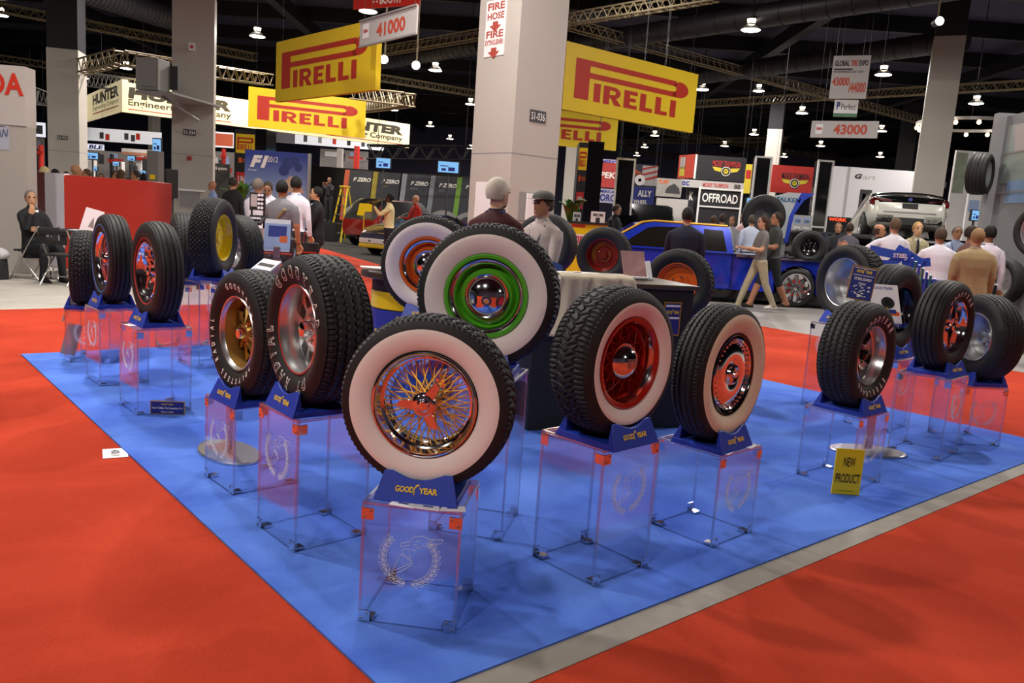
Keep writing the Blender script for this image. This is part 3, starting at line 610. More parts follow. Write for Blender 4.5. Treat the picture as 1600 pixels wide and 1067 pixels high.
# ================================================================ hall shell
M_ceil = mat('dark_painted_deck', '383648', .8, 0, .25, 1.2, 0, .2); M_wallf = mat('dark_hall_wall', '3a3848', .8, 0, .2, .6)
M_col = mat('painted_column', 'b5aea6', .55, 0, .035, 1.3, 0, .3); M_colt = mat('unpainted_column_top', '1d1a20', .8, 0, .2, 2)
for nm, c, d in (('wall_back', (0, 82, 5), (140, .3, 10)), ('wall_left', (-60, 34, 5), (.3, 96, 10)), ('wall_right', (60, 34, 5), (.3, 96, 10)), ('wall_front', (0, -13, 5), (140, .3, 10)), ('ceiling', (0, 34, 10), (140, 96, .3))):
    struct(MB().box(c, d), nm, M_ceil if nm == 'ceiling' else (mat('blue_glow_hall_wall', '6c6e92', .8, 0, .2, .4) if nm == 'wall_back' else M_wallf), smooth=0)  # far blue glow of the hall put into back wall and ceiling colour
for i in range(16):
    struct(MB().box((0, 2+5*i, 9.55), (118, .28, .6)), 'ceiling_beam', M_dark, smooth=0)
for i in range(11):
    struct(MB().box((-50+10*i, 34, 9.1), (.4, 92, .5)), 'ceiling_beam', M_dark, smooth=0)
# big air ducts under the deck
M_duct = mat('dark_duct_metal', '29262b', .5, .3, .2, 3)
for lab, a, b, r in (('thick round air duct crossing high at the upper left', (150, -8), (262, 28), .42), ('long round air duct behind the booth number sign', (590, 96), (735, 72), .38), ('long round air duct at the upper right', (900, 70), (1480, -20), .36), ('far round air duct above the white hanging boards', (1100, 118), (1460, 68), .36)):
    p, q = G(*a, 8.1), G(*b, 8.1); t = thing('air_duct', lab, 'air duct', p, 0, 'ducts under the ceiling'); d = q-p
    MB().path([-d*.25, d*1.1], r, 16).build('duct_tube', M_duct, t)
    rb = MB()
    for i in range(24): rb.path([d*(-.25+1.35*i/24), d*(-.25+1.35*i/24)+d.normalized()*.05], r*1.04, 16)
    rb.build('ribbing', M_duct, t)
def truss(label, a, b, name='roof_truss', w=.32, m=None, r=.03, n=None, group='roof trusses', cat='truss'):
    p, q = Vector(a), Vector(b); d = q-p; L = d.length; t = thing(name, label, cat, p, 0, group); e = d.normalized(); s = e.cross(Vector((0, 0, 1))).normalized()*w/2; u = Vector((0, 0, 1))*w/2
    mb = MB(); n = n or max(4, int(L/(w*1.25)))
    for o in (s+u, s-u, -s+u, -s-u): mb.path([o, o+d], r, 5)
    mb.build('chords', m or M_dtrs, t); mb = MB()
    for i in range(n):
        for o1, o2 in ((s+u, s-u), (-s+u, -s-u), (s-u, -s-u)):
            mb.path([o1+d*i/n, o2+d*(i+.5)/n], r*.6, 4, False); mb.path([o2+d*(i+.5)/n, o1+d*(i+1)/n], r*.6, 4, False)
    mb.build('lattice', m or M_dtrs, t); return t
TZ = 8.0
for a, b in (((-60, 0), (400, 90)), ((-40, 85), (250, 128)), ((560, 87), (760, 52)), ((560, 116), (760, 149)), ((860, 36), (1120, -8)), ((860, 30), (1470, 197)), ((1060, 164), (1640, 130)), ((1000, 200), (1397, 262)), ((940, 222), (1230, 218)), ((940, 224), (1080, 250))):
    truss('weathered lattice truss running under the dark ceiling', G(*a, TZ), G(*b, TZ))
# ---------------------------------------------------------------- columns
def column(x, y, Y, wl, wr, top, plate=None):
    P = A(x, y, Y); a = math.atan2(wr, wl); s = math.hypot(wl, wr)*Y/FPX
    L = Vector((-math.cos(a), math.sin(a), 0)); Rr = Vector((math.sin(a), math.cos(a), 0)); p = Vector((P.x, P.y, 0))
    q = [p, p+Rr*s, p+Rr*s+L*s, p+L*s]
    c = struct(MB().prism([(v.x, v.y) for v in q], -.02, top, 'XY'), 'column', M_col, smooth=0)
    k = (q[0]+q[2])/2; g = [k+(v-k)*.97 for v in q]
    MB().prism([(v.x, v.y) for v in g], top, 9.9, 'XY').build('column_top', M_colt, c, smooth=0)
    for z in (2.54, 1.24):
        g = [k+(v-k)*1.002 for v in q]; mb = MB(); mb.prism([(v.x, v.y) for v in g], z, z+.022, 'XY'); mb.build('groove', M_gry, c, smooth=0)
    return p, L, Rr, s, c
def on_face(name, label, cat, px, py, p, D, n, wpx, hpx, m, group=None, th=.012):
    # a flat board fixed on a column face: find where the pixel's ray meets the face
    r = ray(px, py); o = Vector((0, 0, CAMH)); t_ = (p-o).dot(n)/r.dot(n); c = o+r*t_; dist = r.length*t_
    f = (D.dot(RT)) ; W = wpx*t_/abs(f)/FPX; Hh = hpx*t_/FPX
    rz = math.atan2(D.y, D.x); t = thing(name, label, cat, c+n*.001, rz, group); MB().box((0, -th/2, 0), (W, th, Hh)).build('board', m, t, smooth=0); return t, W, Hh
pC, LC, RC, sC, cC = column(799, 250, 14.6, 66, 73, 7.2)
nL = Vector((LC.y, -LC.x, 0)); nL = -nL if nL.y > 0 else nL; nR = Vector((RC.y, -RC.x, 0)); nR = -nR if nR.y > 0 else nR
def rows(t, lines, W, Hh, m, y=-.014, bold=.03):
    for s, zf, hf, wf, sl in lines:
        mb = MB(); put_text(mb, s, -W*wf/2, -Hh/2+Hh*zf, W*wf, Hh*hf, y, bold, sl); mb.build('lettering', m, t, smooth=0)
def arrow(t, W, Hh, z, m, y=-.014):
    mb = MB(); a = W*.3; flat_poly(mb, [(-a*.45, 0), (-a*.45, -.4*a), (-a, -.4*a), (0, -1.1*a), (a, -.4*a), (a*.45, -.4*a), (a*.45, 0)][::-1], y, lambda p, q: (p, -Hh/2+Hh*z+q)); mb.build('arrow', m, t, smooth=0)
M_fire = mat('fire_sign_red', 'a8493c', .5, 0, .02)
t, W, Hh = on_face('fire_sign', 'white fire hose sign with red arrow, upper one on the near column', 'sign', 776, 23, pC, -LC, nL, 32, 44, M_wht); rows(t, [('FIRE', .66, .26, .84, 0), ('HOSE', .34, .24, .84, 0)], W, Hh, M_fire); arrow(t, W, Hh, .27, M_fire)
t, W, Hh = on_face('fire_sign', 'white fire extinguisher sign with red arrow, lower one on the near column', 'sign', 773, 66, pC, -LC, nL, 32, 42, M_wht); rows(t, [('FIRE', .66, .26, .84, 0), ('EXTINGUISHER', .40, .19, .9, 0)], W, Hh, M_fire); arrow(t, W, Hh, .30, M_fire)
t, W, Hh = on_face('column_plate', 'dark grey number plate on the near column', 'sign', 840, 182, pC, RC, nR, 25, 18, M_dgry); rows(t, [('S1-036', .18, .62, .86, 0)], W, Hh, M_lett, bold=0)
# service cabinets let into the near column
t, W, Hh = on_face('wall_cabinet', 'white hose cabinet door low on the right face of the near column', 'cabinet', 836, 324, pC, RC, nR, 52, 44, M_gry)
MB().box((0, -.03, 0), (W*.6, .035, Hh*.92)).build('door', M_wht, t, smooth=0, bevel=.004); MB().box((W*.22, -.055, -Hh*.1), (.02, .02, .09)).build('handle', M_dgry, t, smooth=0)
t, W, Hh = on_face('wall_cabinet', 'pale blank cabinet panel low on the left face of the near column', 'cabinet', 757, 316, pC, -LC, nL, 30, 62, M_wht); MB().box((W*.4, -.02, 0), (.02, .02, .08)).build('latch', M_dgry, t, smooth=0)
pB, LB, RB, sB, cB_ = column(268, 240, 23.3, 18, 57, 7.0); nB = Vector((RB.y, -RB.x, 0)); nB = -nB if nB.y > 0 else nB
t, W, Hh = on_face('column_plate', 'dark number plate on the column left of the yellow signs', 'sign', 296, 207, pB, RB, nB, 18, 9, M_dgry); rows(t, [('S1-034', .2, .6, .86, 0)], W, Hh, M_lett, bold=0)
t, W, Hh = on_face('alarm_box', 'small white alarm box high on the left column', 'alarm', 300, 74, pB, RB, nB, 9, 12, M_wht, th=.1); MB().lathe([(0, .05), (-.03, .04), (-.03, 0)], 12, 'Y').build('button', M_redp, t, (0, -.1, 0))
t, W, Hh = on_face('alarm_plate', 'small red call point low on the left column', 'alarm', 296, 247, pB, RB, nB, 7, 6, M_redp, th=.05); MB().box((0, -.06, 0), (W*.5, .02, Hh*.4)).build('window', M_dgry, t, smooth=0)
t, W, Hh = on_face('wall_cabinet', 'grey hose recess at the foot of the left column', 'cabinet', 297, 309, pB, RB, nB, 28, 28, M_gry, th=.03); MB().box((0, -.045, Hh*.42), (W*1.5, .05, Hh*.12)).build('ledge', M_wht, t, smooth=0)
pA, LA, RA, sA, cA = column(75, 240, 27, 10, 43, 5.8); nA = Vector((RA.y, -RA.x, 0)); nA = -nA if nA.y > 0 else nA
t, W, Hh = on_face('column_plate', 'grey number plate on the farthest left column', 'sign', 98, 215, pA, RA, nA, 14, 6, M_dgry); rows(t, [('S1-032', .2, .6, .86, 0)], W, Hh, M_lett, bold=0)
pD, LD, RD, sD, cD = column(1483, 240, 27, 39, 17, 8.1); nD = Vector((RD.y, -RD.x, 0)); nD = -nD if nD.y > 0 else nD
t, W, Hh = on_face('column_plate', 'grey number plate on the leaning right column', 'sign', 1477, 289, pD, RD, nD, 8, 8, M_dgry, th=.02); rows(t, [('S1', .2, .6, .7, 0)], W, Hh, M_lett, bold=0)
column(1216, 260, 46, 20, 8, 7.2); column(1424, 270, 48, 21, 13, 5.4); column(238, 215, 52, 10, 8, 8); column(910, 260, 44, 26, 14, 6.0)
# loudspeaker-like unit heater bracketed on the left column
c = A(239, 118, 21.5); t = thing('unit_heater', 'grey box heater bracketed to the left column', 'heater', c, R_(-8)); MB().box((0, 0, 0), (.62, .55, .80)).build('casing', mat('grey_enamel', '8e8b86', .5), t, smooth=0, bevel=.02)
MB().box((.05, -.285, 0), (.42, .02, .62)).build('grille', M_gry, t, smooth=0)
mb = MB(); mb.box((.30, .8, -.46), (1.0, 2.5, .05)); mb.path([(.2, .1, -.5), (.6, 1.2, -.95)], .03, 6); mb.build('bracket', M_gry, t, smooth=0); MB().box((.42, .3, 0), (.22, .08, .6)).build('wall_plate', M_dgry, t, smooth=0)

# ---------------------------------------------------------------- hanging signs
def cables(t, w, h, top=9.9):
    z = top-t.location.z
    for x in (.06*w, .94*w): mb = MB(); mb.path([(x, .03, h), (x, .03, z)], .004, 4); mb.build('cable', M_dark, t)
def pirelli_sign(label, px, Y, Yr, m=M_pyel):
    t, w, h = sign('hanging_sign', label, 'sign', px, Y, m, Yr, .12, 'yellow hanging signs'); mb = MB(); pirelli(mb, w*.07, h*.20, w*.86, h*.60, -.004); mb.build('lettering', M_pred, t, smooth=0); cables(t, w, h)
    return t
pirelli_sign('big yellow sign at the upper left, partly behind the white 41000 board', (431, 64, 157.5, 588, 31, 142.5), 20, 16.8)
pirelli_sign('big yellow sign right of the near column, highest on the right', (882, 65.5, 172, 1087, 114.5, 207), 17.5, 20.2)
pirelli_sign('lower yellow sign on the left above the blue racing poster', (388.5, 132.5, 195, 571, 159, 218), 30, 31.7)
pirelli_sign('lower yellow sign half hidden behind the near column', (812, 170, 229, 965, 177, 229), 36, 37)
def text_on(t, s, x, z, w, h, m, bold=.03, slant=0., name='lettering', y=-.004):
    mb = MB(); put_text(mb, s, x, z, w, h, y, bold, slant); return mb.build(name, m, t, smooth=0)
def patch(t, x0, z0, x1, z1, m, name='print', y=-.003, poly=None):
    mb = MB(); flat_poly(mb, poly or rect(x0, z0, x1, z1), y, lambda a, b: (a, b)); return mb.build(name, m, t, smooth=0)
M_vinyl = mat('grey_white_vinyl', 'b9b4b2', .5, 0, .03); M_ornum = mat('orange_red_numerals', 'c0452c', .5)
t, w, h = sign('booth_number_sign', 'white hanging board with number 41000 before the upper left yellow sign', 'sign', (562, 32, 75, 651, 9, 52), 16.3, M_vinyl, 14.7, .03); text_on(t, '41000', w*.32, h*.22, w*.5, h*.52, M_ornum); patch(t, w*.06, h*.3, w*.18, h*.85, M_wht); text_on(t, 'SEMA', w*.075, h*.5, w*.09, h*.14, M_redp, y=-.006); cables(t, w, h)
for z in (0, h): MB().box((w/2, -.005, z), (w, .04, .03)).build('rail', M_gry, t, smooth=0)
t, w, h = sign('aisle_sign', 'red and white aisle board cut by the top of the frame', 'sign', (553, -40, 3, 656, -26, 20), 19, M_redp, 18.2, .03); patch(t, w*.55, h*.45, w, h, M_wht); text_on(t, '- - BOOTH', w*.3, h*.12, w*.42, h*.3, M_wht); cables(t, w, h)
t, w, h = sign('aisle_sign', 'tall white tire expo board hanging at the right', 'sign', (1300, 78, 147, 1356, 95, 162), 24, M_vinyl, 23.6, .03)
text_on(t, 'GLOBAL', w*.05, h*.76, w*.40, h*.13, M_blk); text_on(t, 'TIRE', w*.48, h*.76, w*.19, h*.13, M_ornum); text_on(t, 'EXPO', w*.70, h*.76, w*.25, h*.13, M_blk); patch(t, w*.05, h*.67, w*.55, h*.70, M_blk); text_on(t, 'POWERED BY TIA', w*.05, h*.60, w*.8, h*.05, M_dgry, 0.01); text_on(t, '43000', w*.04, h*.30, w*.46, h*.20, M_ornum); text_on(t, '/44000', w*.5, h*.14, w*.46, h*.24, M_ornum); cables(t, w, h)
t, w, h = sign('sponsor_sign', 'small white and green board under the tire expo board', 'sign', (1303.5, 153, 181, 1340, 159, 184), 24.5, M_wht, 24.3, .03); patch(t, 0, 0, w, h*.2, mat('green_print', '4f7d5c', .5)); text_on(t, 'P', w*.1, h*.4, w*.14, h*.48, M_blup); text_on(t, 'Perfect', w*.3, h*.42, w*.6, h*.36, M_dgry, .0); cables(t, w, h)
t, w, h = sign('booth_number_sign', 'wide white hanging board with number 43000 at the right', 'sign', (1267, 191, 217, 1372.5, 186.5, 214), 23, M_vinyl, 22.2, .03); text_on(t, '43000', w*.34, h*.2, w*.5, h*.6, M_ornum); patch(t, w*.07, h*.22, w*.18, h*.8, M_wht); text_on(t, 'SEMA', w*.08, h*.45, w*.09, h*.18, M_redp, y=-.006); cables(t, w, h)
# cream double-faced engineering company sign at the left
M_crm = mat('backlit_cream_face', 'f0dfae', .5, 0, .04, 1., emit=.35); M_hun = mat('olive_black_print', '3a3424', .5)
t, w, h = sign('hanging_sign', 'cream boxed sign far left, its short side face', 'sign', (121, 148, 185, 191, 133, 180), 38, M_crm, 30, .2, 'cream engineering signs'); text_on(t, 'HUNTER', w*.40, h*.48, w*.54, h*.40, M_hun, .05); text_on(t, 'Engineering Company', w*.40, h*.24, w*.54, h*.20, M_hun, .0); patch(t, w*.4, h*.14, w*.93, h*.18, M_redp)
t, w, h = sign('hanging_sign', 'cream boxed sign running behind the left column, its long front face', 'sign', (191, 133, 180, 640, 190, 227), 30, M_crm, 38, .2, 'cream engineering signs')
for x0 in (.015, .66):
    text_on(t, 'HUNTER', w*x0, h*.48, w*.31, h*.38, M_hun, .06, .15); text_on(t, 'Engineering Company', w*x0, h*.18, w*.31, h*.28, M_hun, .02); patch(t, w*x0, h*.10, w*(x0+.31), h*.13, M_redp)
cables(t, w, h)
M_silv = mat('silver_truss', 'b8b4b0', .35, .8, .1, 8)
truss('silver lighting truss above the cream sign', A(115, 121, 34), A(222, 136, 31), 'lighting_truss', .5, M_silv, .035, group='lighting trusses')
truss('yellowish lighting truss left of the left column', A(116, 108, 28), A(190, 89, 25), 'lighting_truss', .4, M_dtrs, .03, group='lighting trusses')
truss('yellowish lighting truss right of the left column', A(186, 90, 25), A(420, 125, 33), 'lighting_truss', .4, M_dtrs, .03, group='lighting trusses')
truss('silver lighting truss beside the far left column', A(45, 145, 34), A(70, 155, 33), 'lighting_truss', .5, M_silv, .035, group='lighting trusses')
truss('pale lighting truss ending under the upper left yellow sign', A(555, 146, 30), A(640, 156, 27), 'lighting_truss', .4, M_dtrs, .03, group='lighting trusses')
truss('pale lighting truss returning under the upper left yellow sign', A(640, 156, 27), A(560, 168, 36), 'lighting_truss', .4, M_dtrs, .03, group='lighting trusses')
st_ = truss('black stage truss over the black tire posters', A(575, 238, 34), A(735, 240, 34), 'stage_truss', .55, M_dark, .04, group='lighting trusses')
for x_ in (.4, 4.0): MB().path([(x_, 0, .2), (x_, 0, 9.9-st_.location.z)], .012, 6).build('hanger', M_dark, st_)
# lamps seen over the hall
LP = [(575, 18, 1), (402, 57, 1), (680, 110, 1), (1173, 47, 1), (1380, 117, 1), (1525, 162, 1), (130, 122, 0), (197, 107, 0), (1253, 177, 0), (615, 172, 0), (735, 163, 0), (1097, 140, 1), (672, 197, 0), (703, 217, 0), (1023, 212, 0), (1007, 230, 0), (995, 243, 0), (1132, 228, 0), (1178, 210, 0), (1282, 228, 0), (1225, 245, 0), (1375, 245, 0), (1377, 205, 0), (735, 232, 0)]
used = []
for i, (x, y, k) in enumerate(LP):
    p = G(x, y, LAMP_Z)
    if p.y > 78: p = A(x, y, 70+i*.3)
    lamp('glowing high-bay lamp hanging under the dark ceiling', p.x, p.y, p.z, 520. if k else 0.)
for i, (x, y) in enumerate([(-22, 18), (-12, 28), (24, 20), (22, 34), (2, 24), (-4, 40), (12, 44), (-24, 38)]): lamp('extra high-bay lamp added over the far booths', x, y, LAMP_Z+1.2, 620.)  # lamps added to light the far booths
for x, y, lab in ((600, 93, 'small white spotlight beside the upper left yellow sign'), (1468, 33, 'small white spotlight at the upper right'), (650, 102, 'spotlight on a bent pipe arm between the yellow signs')):
    p = A(x, y, 20); t = thing('spotlight', lab, 'spotlight', p); mb = MB(); mb.lathe([(-.02, .09), (.0, .11), (.25, .08), (.28, 0)], 16, 'Y'); mb.build('housing', M_dark, t); MB().ball((0, -.01, 0), (.10, .03, .10)).build('lens', emat('spot_glow', (255, 244, 220), 9.), t)
    MB().path([(0, .1, .1), (0, .1, 9.6-p.z)], .02, 6).build('arm', M_dtrs, t)
# ================================================================ left booth: pale wall, curved red counter, table and chairs
M_bwall = mat('pale_booth_wall', 'b3aca6', .5, 0, .03, 2); M_bwall2 = mat('grey_booth_wall', 'a39c95', .5, 0, .03, 2); M_rcnt = mat('red_counter_laminate', 'a5271b', .42, 0, .05, 2, 0, .4); M_rcd = mat('dark_red_laminate', '7e1d1a', .45, 0, .05, 2)
b = G(47, 428); t = thing('booth_wall', 'pale grey booth wall cut by the left edge of the frame', 'booth wall', (b.x, b.y, 0), R_(6))
ht = 3.22
MB().box((-3, .15, ht*.36), (6, .3, ht*.72)).build('lower_wall', M_bwall2, t, smooth=0); MB().box((-3, .15, ht*.86), (6, .34, ht*.28)).build('upper_wall', M_bwall, t, smooth=0)
k = 12.7/FPX
text_on(t, 'HONDA', -1.42, 1.45+(283-152)*k, 1.40, .34, M_pred, .03, y=-.03); patch(t, -1.2, 1.45+(283-235)*k, -.26, 1.45+(283-183)*k, mat('pale_blue_board', 'a4a6b4', .5), 'board', -.006); text_on(t, 'AN', -.46, 1.45+(283-216)*k, .17, .13, mat('slate_print', '4a5a72', .5), .02, .15, y=-.01); patch(t, -.7, 1.45+(283-200)*k, -.32, 1.45+(283-199)*k, M_dgry, 'rule', -.01)
def wallseg(mb, pts, z0, z1, th):
    # a wall following ground points
    n = len(pts); out = []
    for i, p in enumerate(pts):
        d = (Vector(pts[min(i+1, n-1)])-Vector(pts[max(i-1, 0)])).normalized(); nn = Vector((-d.y, d.x)); p = Vector(p)
        a, c = p, p+nn*th; out.append([(a.x, a.y, z0), (a.x, a.y, z1), (c.x, c.y, z1), (c.x, c.y, z0)])
    return mb.rings(out)
CH = 1.60
def gx(px, Y): return A(px, 290, Y).x
p0 = (gx(100, 14.2), 14.2); p1 = (gx(228, 15.5), 15.5); p2 = (gx(246, 15.9), 15.9)
t = thing('reception_counter', 'long red curved reception counter with white end panel', 'counter', (0, 0, 0))
arc = [p0, p1] + [(p1[0]+(p2[0]-p1[0])*math.sin(a)+.0, p1[1]+(p2[1]-p1[1])*(.35+.65*(1-math.cos(a)))) for a in np.linspace(.3, 1.5, 8)] + [(p2[0]-.15, 16.9), (p2[0]-.8, 17.6)]
wallseg(MB(), arc, 0, CH, .12).build('front_panel', M_rcnt, t)
mb = MB(); wallseg(mb, arc, CH-.012, CH+.035, .14); mb.build('top_rail', M_rcnt, t, bevel=.01)
wallseg(MB(), [(gx(70, 14.5), 14.5), p0], 0, CH+.05, .1).build('white_panel', mat('lilac_white_panel', 'ece8f2', .5), t); wallseg(MB(), [(gx(45, 15.6), 15.6), (gx(70, 14.5), 14.5)], 0, CH+.05, .1).build('dark_red_panel', M_rcd, t)
q = [(p0[0]+.3, 15.0), (p1[0]-.2, 16.2)]; wallseg(MB(), q, 0, CH+.02, .5).build('inner_shelf', M_wht, t)
c = A(266, 287, 20.2); t = thing('crt_monitor', 'black boxy monitor standing at the right end of the red counter', 'monitor', (c.x, 20.2, CH-.2), R_(60)); c = A(266, 287, 20.2)
t.location = (c.x, 20.2, c.z-.35); MB().box((0, 0, .35), (.34, .16, .70)).build('screen_housing', M_blk, t, smooth=0, bevel=.01); MB().box((0, .1, -t.location.z/2+.02), (.2, .2, t.location.z+.04)).build('stand', M_dgry, t, smooth=0)
c = A(243, 268, 18.6); t = thing('equipment_cabinet', 'grey equipment cabinet with yellow sticker behind the red counter', 'cabinet', (c.x, c.y, 0)); hh = A(243, 236, 18.6).z
MB().box((0, 0, hh/2), (.26, .3, hh)).build('body', mat('warm_grey', '6e6a66', .5), t, smooth=0, bevel=.01); MB().box((.0, -.155, A(243, 277, 18.6).z), (.12, .01, .10)).build('sticker', M_yelw, t, smooth=0)
# card with small ornament standing behind the blue-striped tyre
t, w, h = sign('display_card', 'tilted white card showing a small ornament, behind the blue-striped tire', 'card', (123, 322, 361, 152, 322, 361), 8.6, M_paper, None, .01); t.rotation_euler = (R_(-12), R_(12), 0)
patch(t, w*.42, h*.3, w*.6, h*.62, mat('pewter_print', '8d8780', .5), 'ornament', -.002, [(w*.4, h*.25), (w*.7, h*.25), (w*.62, h*.5), (w*.56, h*.68), (w*.48, h*.5)]); MB().path([(w/2, .02, .0), (w/2, .05, -(t.location.z-.015))], .012, 8).build('post', M_gry, t)

def folding_chair(label, x, y, rz):
    t = thing('folding_chair', label, 'chair', (x, y, 0), rz, 'black folding chairs')
    MB().box((0, 0, .44), (.42, .38, .03)).build('seat', M_blk, t, smooth=0, bevel=.008)
    bk = MB()
    for z0, z1 in ((.60, .66), (.74, .80)): bk.box((0, .205+(z0-.44)*.15, (z0+z1)/2), (.42, .02, z1-z0))
    for sx in (-1, 1): bk.box((sx*.155, .23, .70), (.11, .02, .2))
    bk.build('backrest', M_blk, t, smooth=0, bevel=.005)
    for sx in (-1, 1):
        MB().path([(sx*.22, -.24, 0), (sx*.22, .02, .44), (sx*.22, .26, .82)], .012, 8).build('leg', M_steel, t); MB().path([(sx*.20, .24, 0), (sx*.20, -.14, .43)], .012, 8).build('leg', M_steel, t)
    MB().path([(-.2, .17, .14), (.2, .17, .14)], .009, 6).build('stretcher', M_steel, t); return t
g = G(40, 438); folding_chair('black folding chair holding the seated man by the pale wall', g.x, g.y+.25, R_(-100)); SEATED = (g.x, g.y+.25)
g = G(76, 446); folding_chair('empty black folding chair seen from behind beside the card table', g.x+.1, g.y+.2, R_(178))
g = G(68, 434); t = thing('card_table', 'small black card table beside the seated man', 'table', (g.x+.25, g.y+.7, 0), R_(4)); MB().box((0, 0, .73), (.8, .75, .03)).build('table_top', M_dgry, t, smooth=0, bevel=.005)
for sx in (-1, 1):
    for sy in (-1, 1): MB().path([(sx*.36, sy*.33, 0), (sx*.36, sy*.33, .72)], .014, 8).build('leg', M_dgry, t)
tag(MB().box((t.location.x+.0, t.location.y-.1, .748), (.26, .2, .006)).build('paper_sheet', M_paper, smooth=0), 'white sheet of paper lying on the black card table', 'paper')
g = G(4, 436); t = thing('waste_bin', 'black stand with a crumpled pale cloth at the far left edge', 'stand', (g.x-.06, g.y, 0)); MB().lathe([(0, 0), (0, .14), (.3, .12), (.3, 0)], 14, 'Z').build('base', M_blk, t); MB().ball((0, 0, .37), (.16, .15, .10), 12, 8).build('cloth', mat('speckled_cloth', 'b9b4b8', .9, 0, .5, 60), t)
g = G(95, 434); tag(MB().lathe([(0, 0), (0, .22), (.012, .22), (.012, 0)], 24, 'Z').build('floor_cover', M_gblk, loc=(g.x, g.y, -.006)), 'round black cover lying flat on the beige carpet', 'cover')

# ================================================================ workshop-equipment booth in the left background
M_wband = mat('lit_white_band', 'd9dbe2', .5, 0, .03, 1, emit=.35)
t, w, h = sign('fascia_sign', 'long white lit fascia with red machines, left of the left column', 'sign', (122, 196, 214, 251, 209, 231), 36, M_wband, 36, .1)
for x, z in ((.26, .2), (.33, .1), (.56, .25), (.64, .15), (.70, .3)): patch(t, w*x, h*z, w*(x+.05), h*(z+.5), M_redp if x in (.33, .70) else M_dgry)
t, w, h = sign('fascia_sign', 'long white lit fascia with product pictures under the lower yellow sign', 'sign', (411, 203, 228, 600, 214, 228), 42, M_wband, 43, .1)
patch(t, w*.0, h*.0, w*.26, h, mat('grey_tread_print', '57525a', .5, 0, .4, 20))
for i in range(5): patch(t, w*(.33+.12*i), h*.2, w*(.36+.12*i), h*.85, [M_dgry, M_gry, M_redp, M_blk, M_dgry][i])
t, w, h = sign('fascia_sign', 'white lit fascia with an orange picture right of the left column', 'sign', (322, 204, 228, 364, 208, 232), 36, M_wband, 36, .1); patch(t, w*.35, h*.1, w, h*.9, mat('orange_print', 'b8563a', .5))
t, w, h = sign('lit_sign', 'small bright white sign with a dark engraving at far left', 'sign', (47, 190, 214, 69, 192, 213), 32, emat('sign_white', (235, 235, 245), 1.0), 32, .1); patch(t, w*.4, h*.2, w*.9, h*.8, M_dgry)
t, w, h = sign('lit_sign', 'tilted white lit sign ending in LE behind the red counter', 'sign', (133, 224, 233, 161, 226, 235), 33, emat('sign_white2', (225, 225, 240), 1.0), 33, .1); text_on(t, 'BLE', w*.2, h*.15, w*.75, h*.7, M_blup, .04, .3)
def monitor(label, x0, y0, x1, y1, Y, post=True, group='lit screens'):
    t, w, h = sign('monitor', label, 'monitor', (x0, y0, y1, x1, y0+(x1-x0)*.07, y1+(x1-x0)*.07), Y, M_blk, Y, .1, group)
    m = MB(); m.box((w/2, -.006, h/2), (w*.9, .01, h*.84)); m.build('screen', M_scr, t, smooth=0); s_ = MB()
    for a, b_, c, d in ((.15, .55, .5, .62), (.5, .2, .8, .5), (.2, .2, .4, .4)): flat_poly(s_, rect(w*a, h*b_, w*c, h*d), -.013, lambda p, q: (p, q))
    s_.build('picture', M_blup, t, smooth=0)
    MB().path([(w/2, .06, 0), (w/2, .06, -t.location.z)], .03, 8).build('post', M_dgry, t); return t
monitor('small lit monitor above the heads behind the red counter', 133, 237, 154, 248, 30); monitor('small lit monitor low behind the red counter on its left', 146, 260, 152, 267, 26); monitor('small lit screen right of the hanging lamp pole', 199, 243, 211, 251, 30); monitor('lit screen low among the heads behind the counter', 216, 266, 228, 271, 28)
monitor('small lit monitor among the machines', 176, 252, 186, 259, 29); monitor('bright tilted screen against the left edge of the left column', 238, 215, 252, 238, 26); monitor('lit television over the black posters on the left', 587, 245, 611, 263, 29); monitor('bigger lit television over the black posters beside the near column', 683, 250, 718, 270, 28)
monitor('small lit television under the black hanging post at the right', 1166, 308, 1188, 320, 26)
M_eq = mat('equipment_grey', 'a29c98', .5, 0, .1, 3); M_dkb = mat('dark_booth_back', '2e2a2c', .7, 0, .3, 1.); M_plb = mat('pale_booth_back', '8d8684', .7, 0, .35, .7)
def equip(label, x, ytop, wpx, Y, m, m2, kind=0):
    p = A(x, ytop, Y); w = wpx*Y/FPX; t = thing('workshop_machine', label, 'machine', (p.x, Y, 0), random.uniform(-.2, .2)); h = p.z
    MB().box((0, 0, h*.3), (w, .6, h*.6)).build('cabinet', m, t, smooth=0, bevel=.02); MB().box((0, .15, h*.8), (w*(.25 if kind else .7), .2, h*.4)).build('mast', m2, t, smooth=0, bevel=.01)
    MB().box((0, -.2, h*.62), (w*.8, .3, .06)).build('tray', M_dgry, t, smooth=0)
    if kind: MB().box((w*.2, 0, h*.9), (w*.7, .12, .12)).build('arm', M_redp, t, smooth=0)
for i, (x, yt, wp, m, m2, k_, lab) in enumerate(((60, 226, 14, M_eq, M_redp, 1, 'grey machine with red arm left of the far left column'), (140, 250, 16, M_eq, M_wht, 0, 'pale machine below the small lit monitor'), (172, 240, 14, M_blk, M_blk, 1, 'black machine with red arm behind the counter'), (183, 252, 18, M_wht, M_wht, 0, 'white rounded machine behind the counter'), (206, 258, 14, M_eq, M_dgry, 0, 'grey machine under the small lit screen'), (226, 248, 14, M_dgry, M_dgry, 0, 'dark cabinet left of the left column'), (215, 236, 30, M_eq, M_wht, 1, 'wide pale machine with red arm'))): equip(lab, x, yt, wp, 31+i*.5, m, m2, k_)
t, w, h = sign('orange_banner', 'long orange and white banner low behind the left column', 'banner', (190, 231, 240, 252, 236, 246), 34, mat('salmon_print', 'c98a70', .5), 34, .05); patch(t, 0, h*.45, w, h, M_wht)
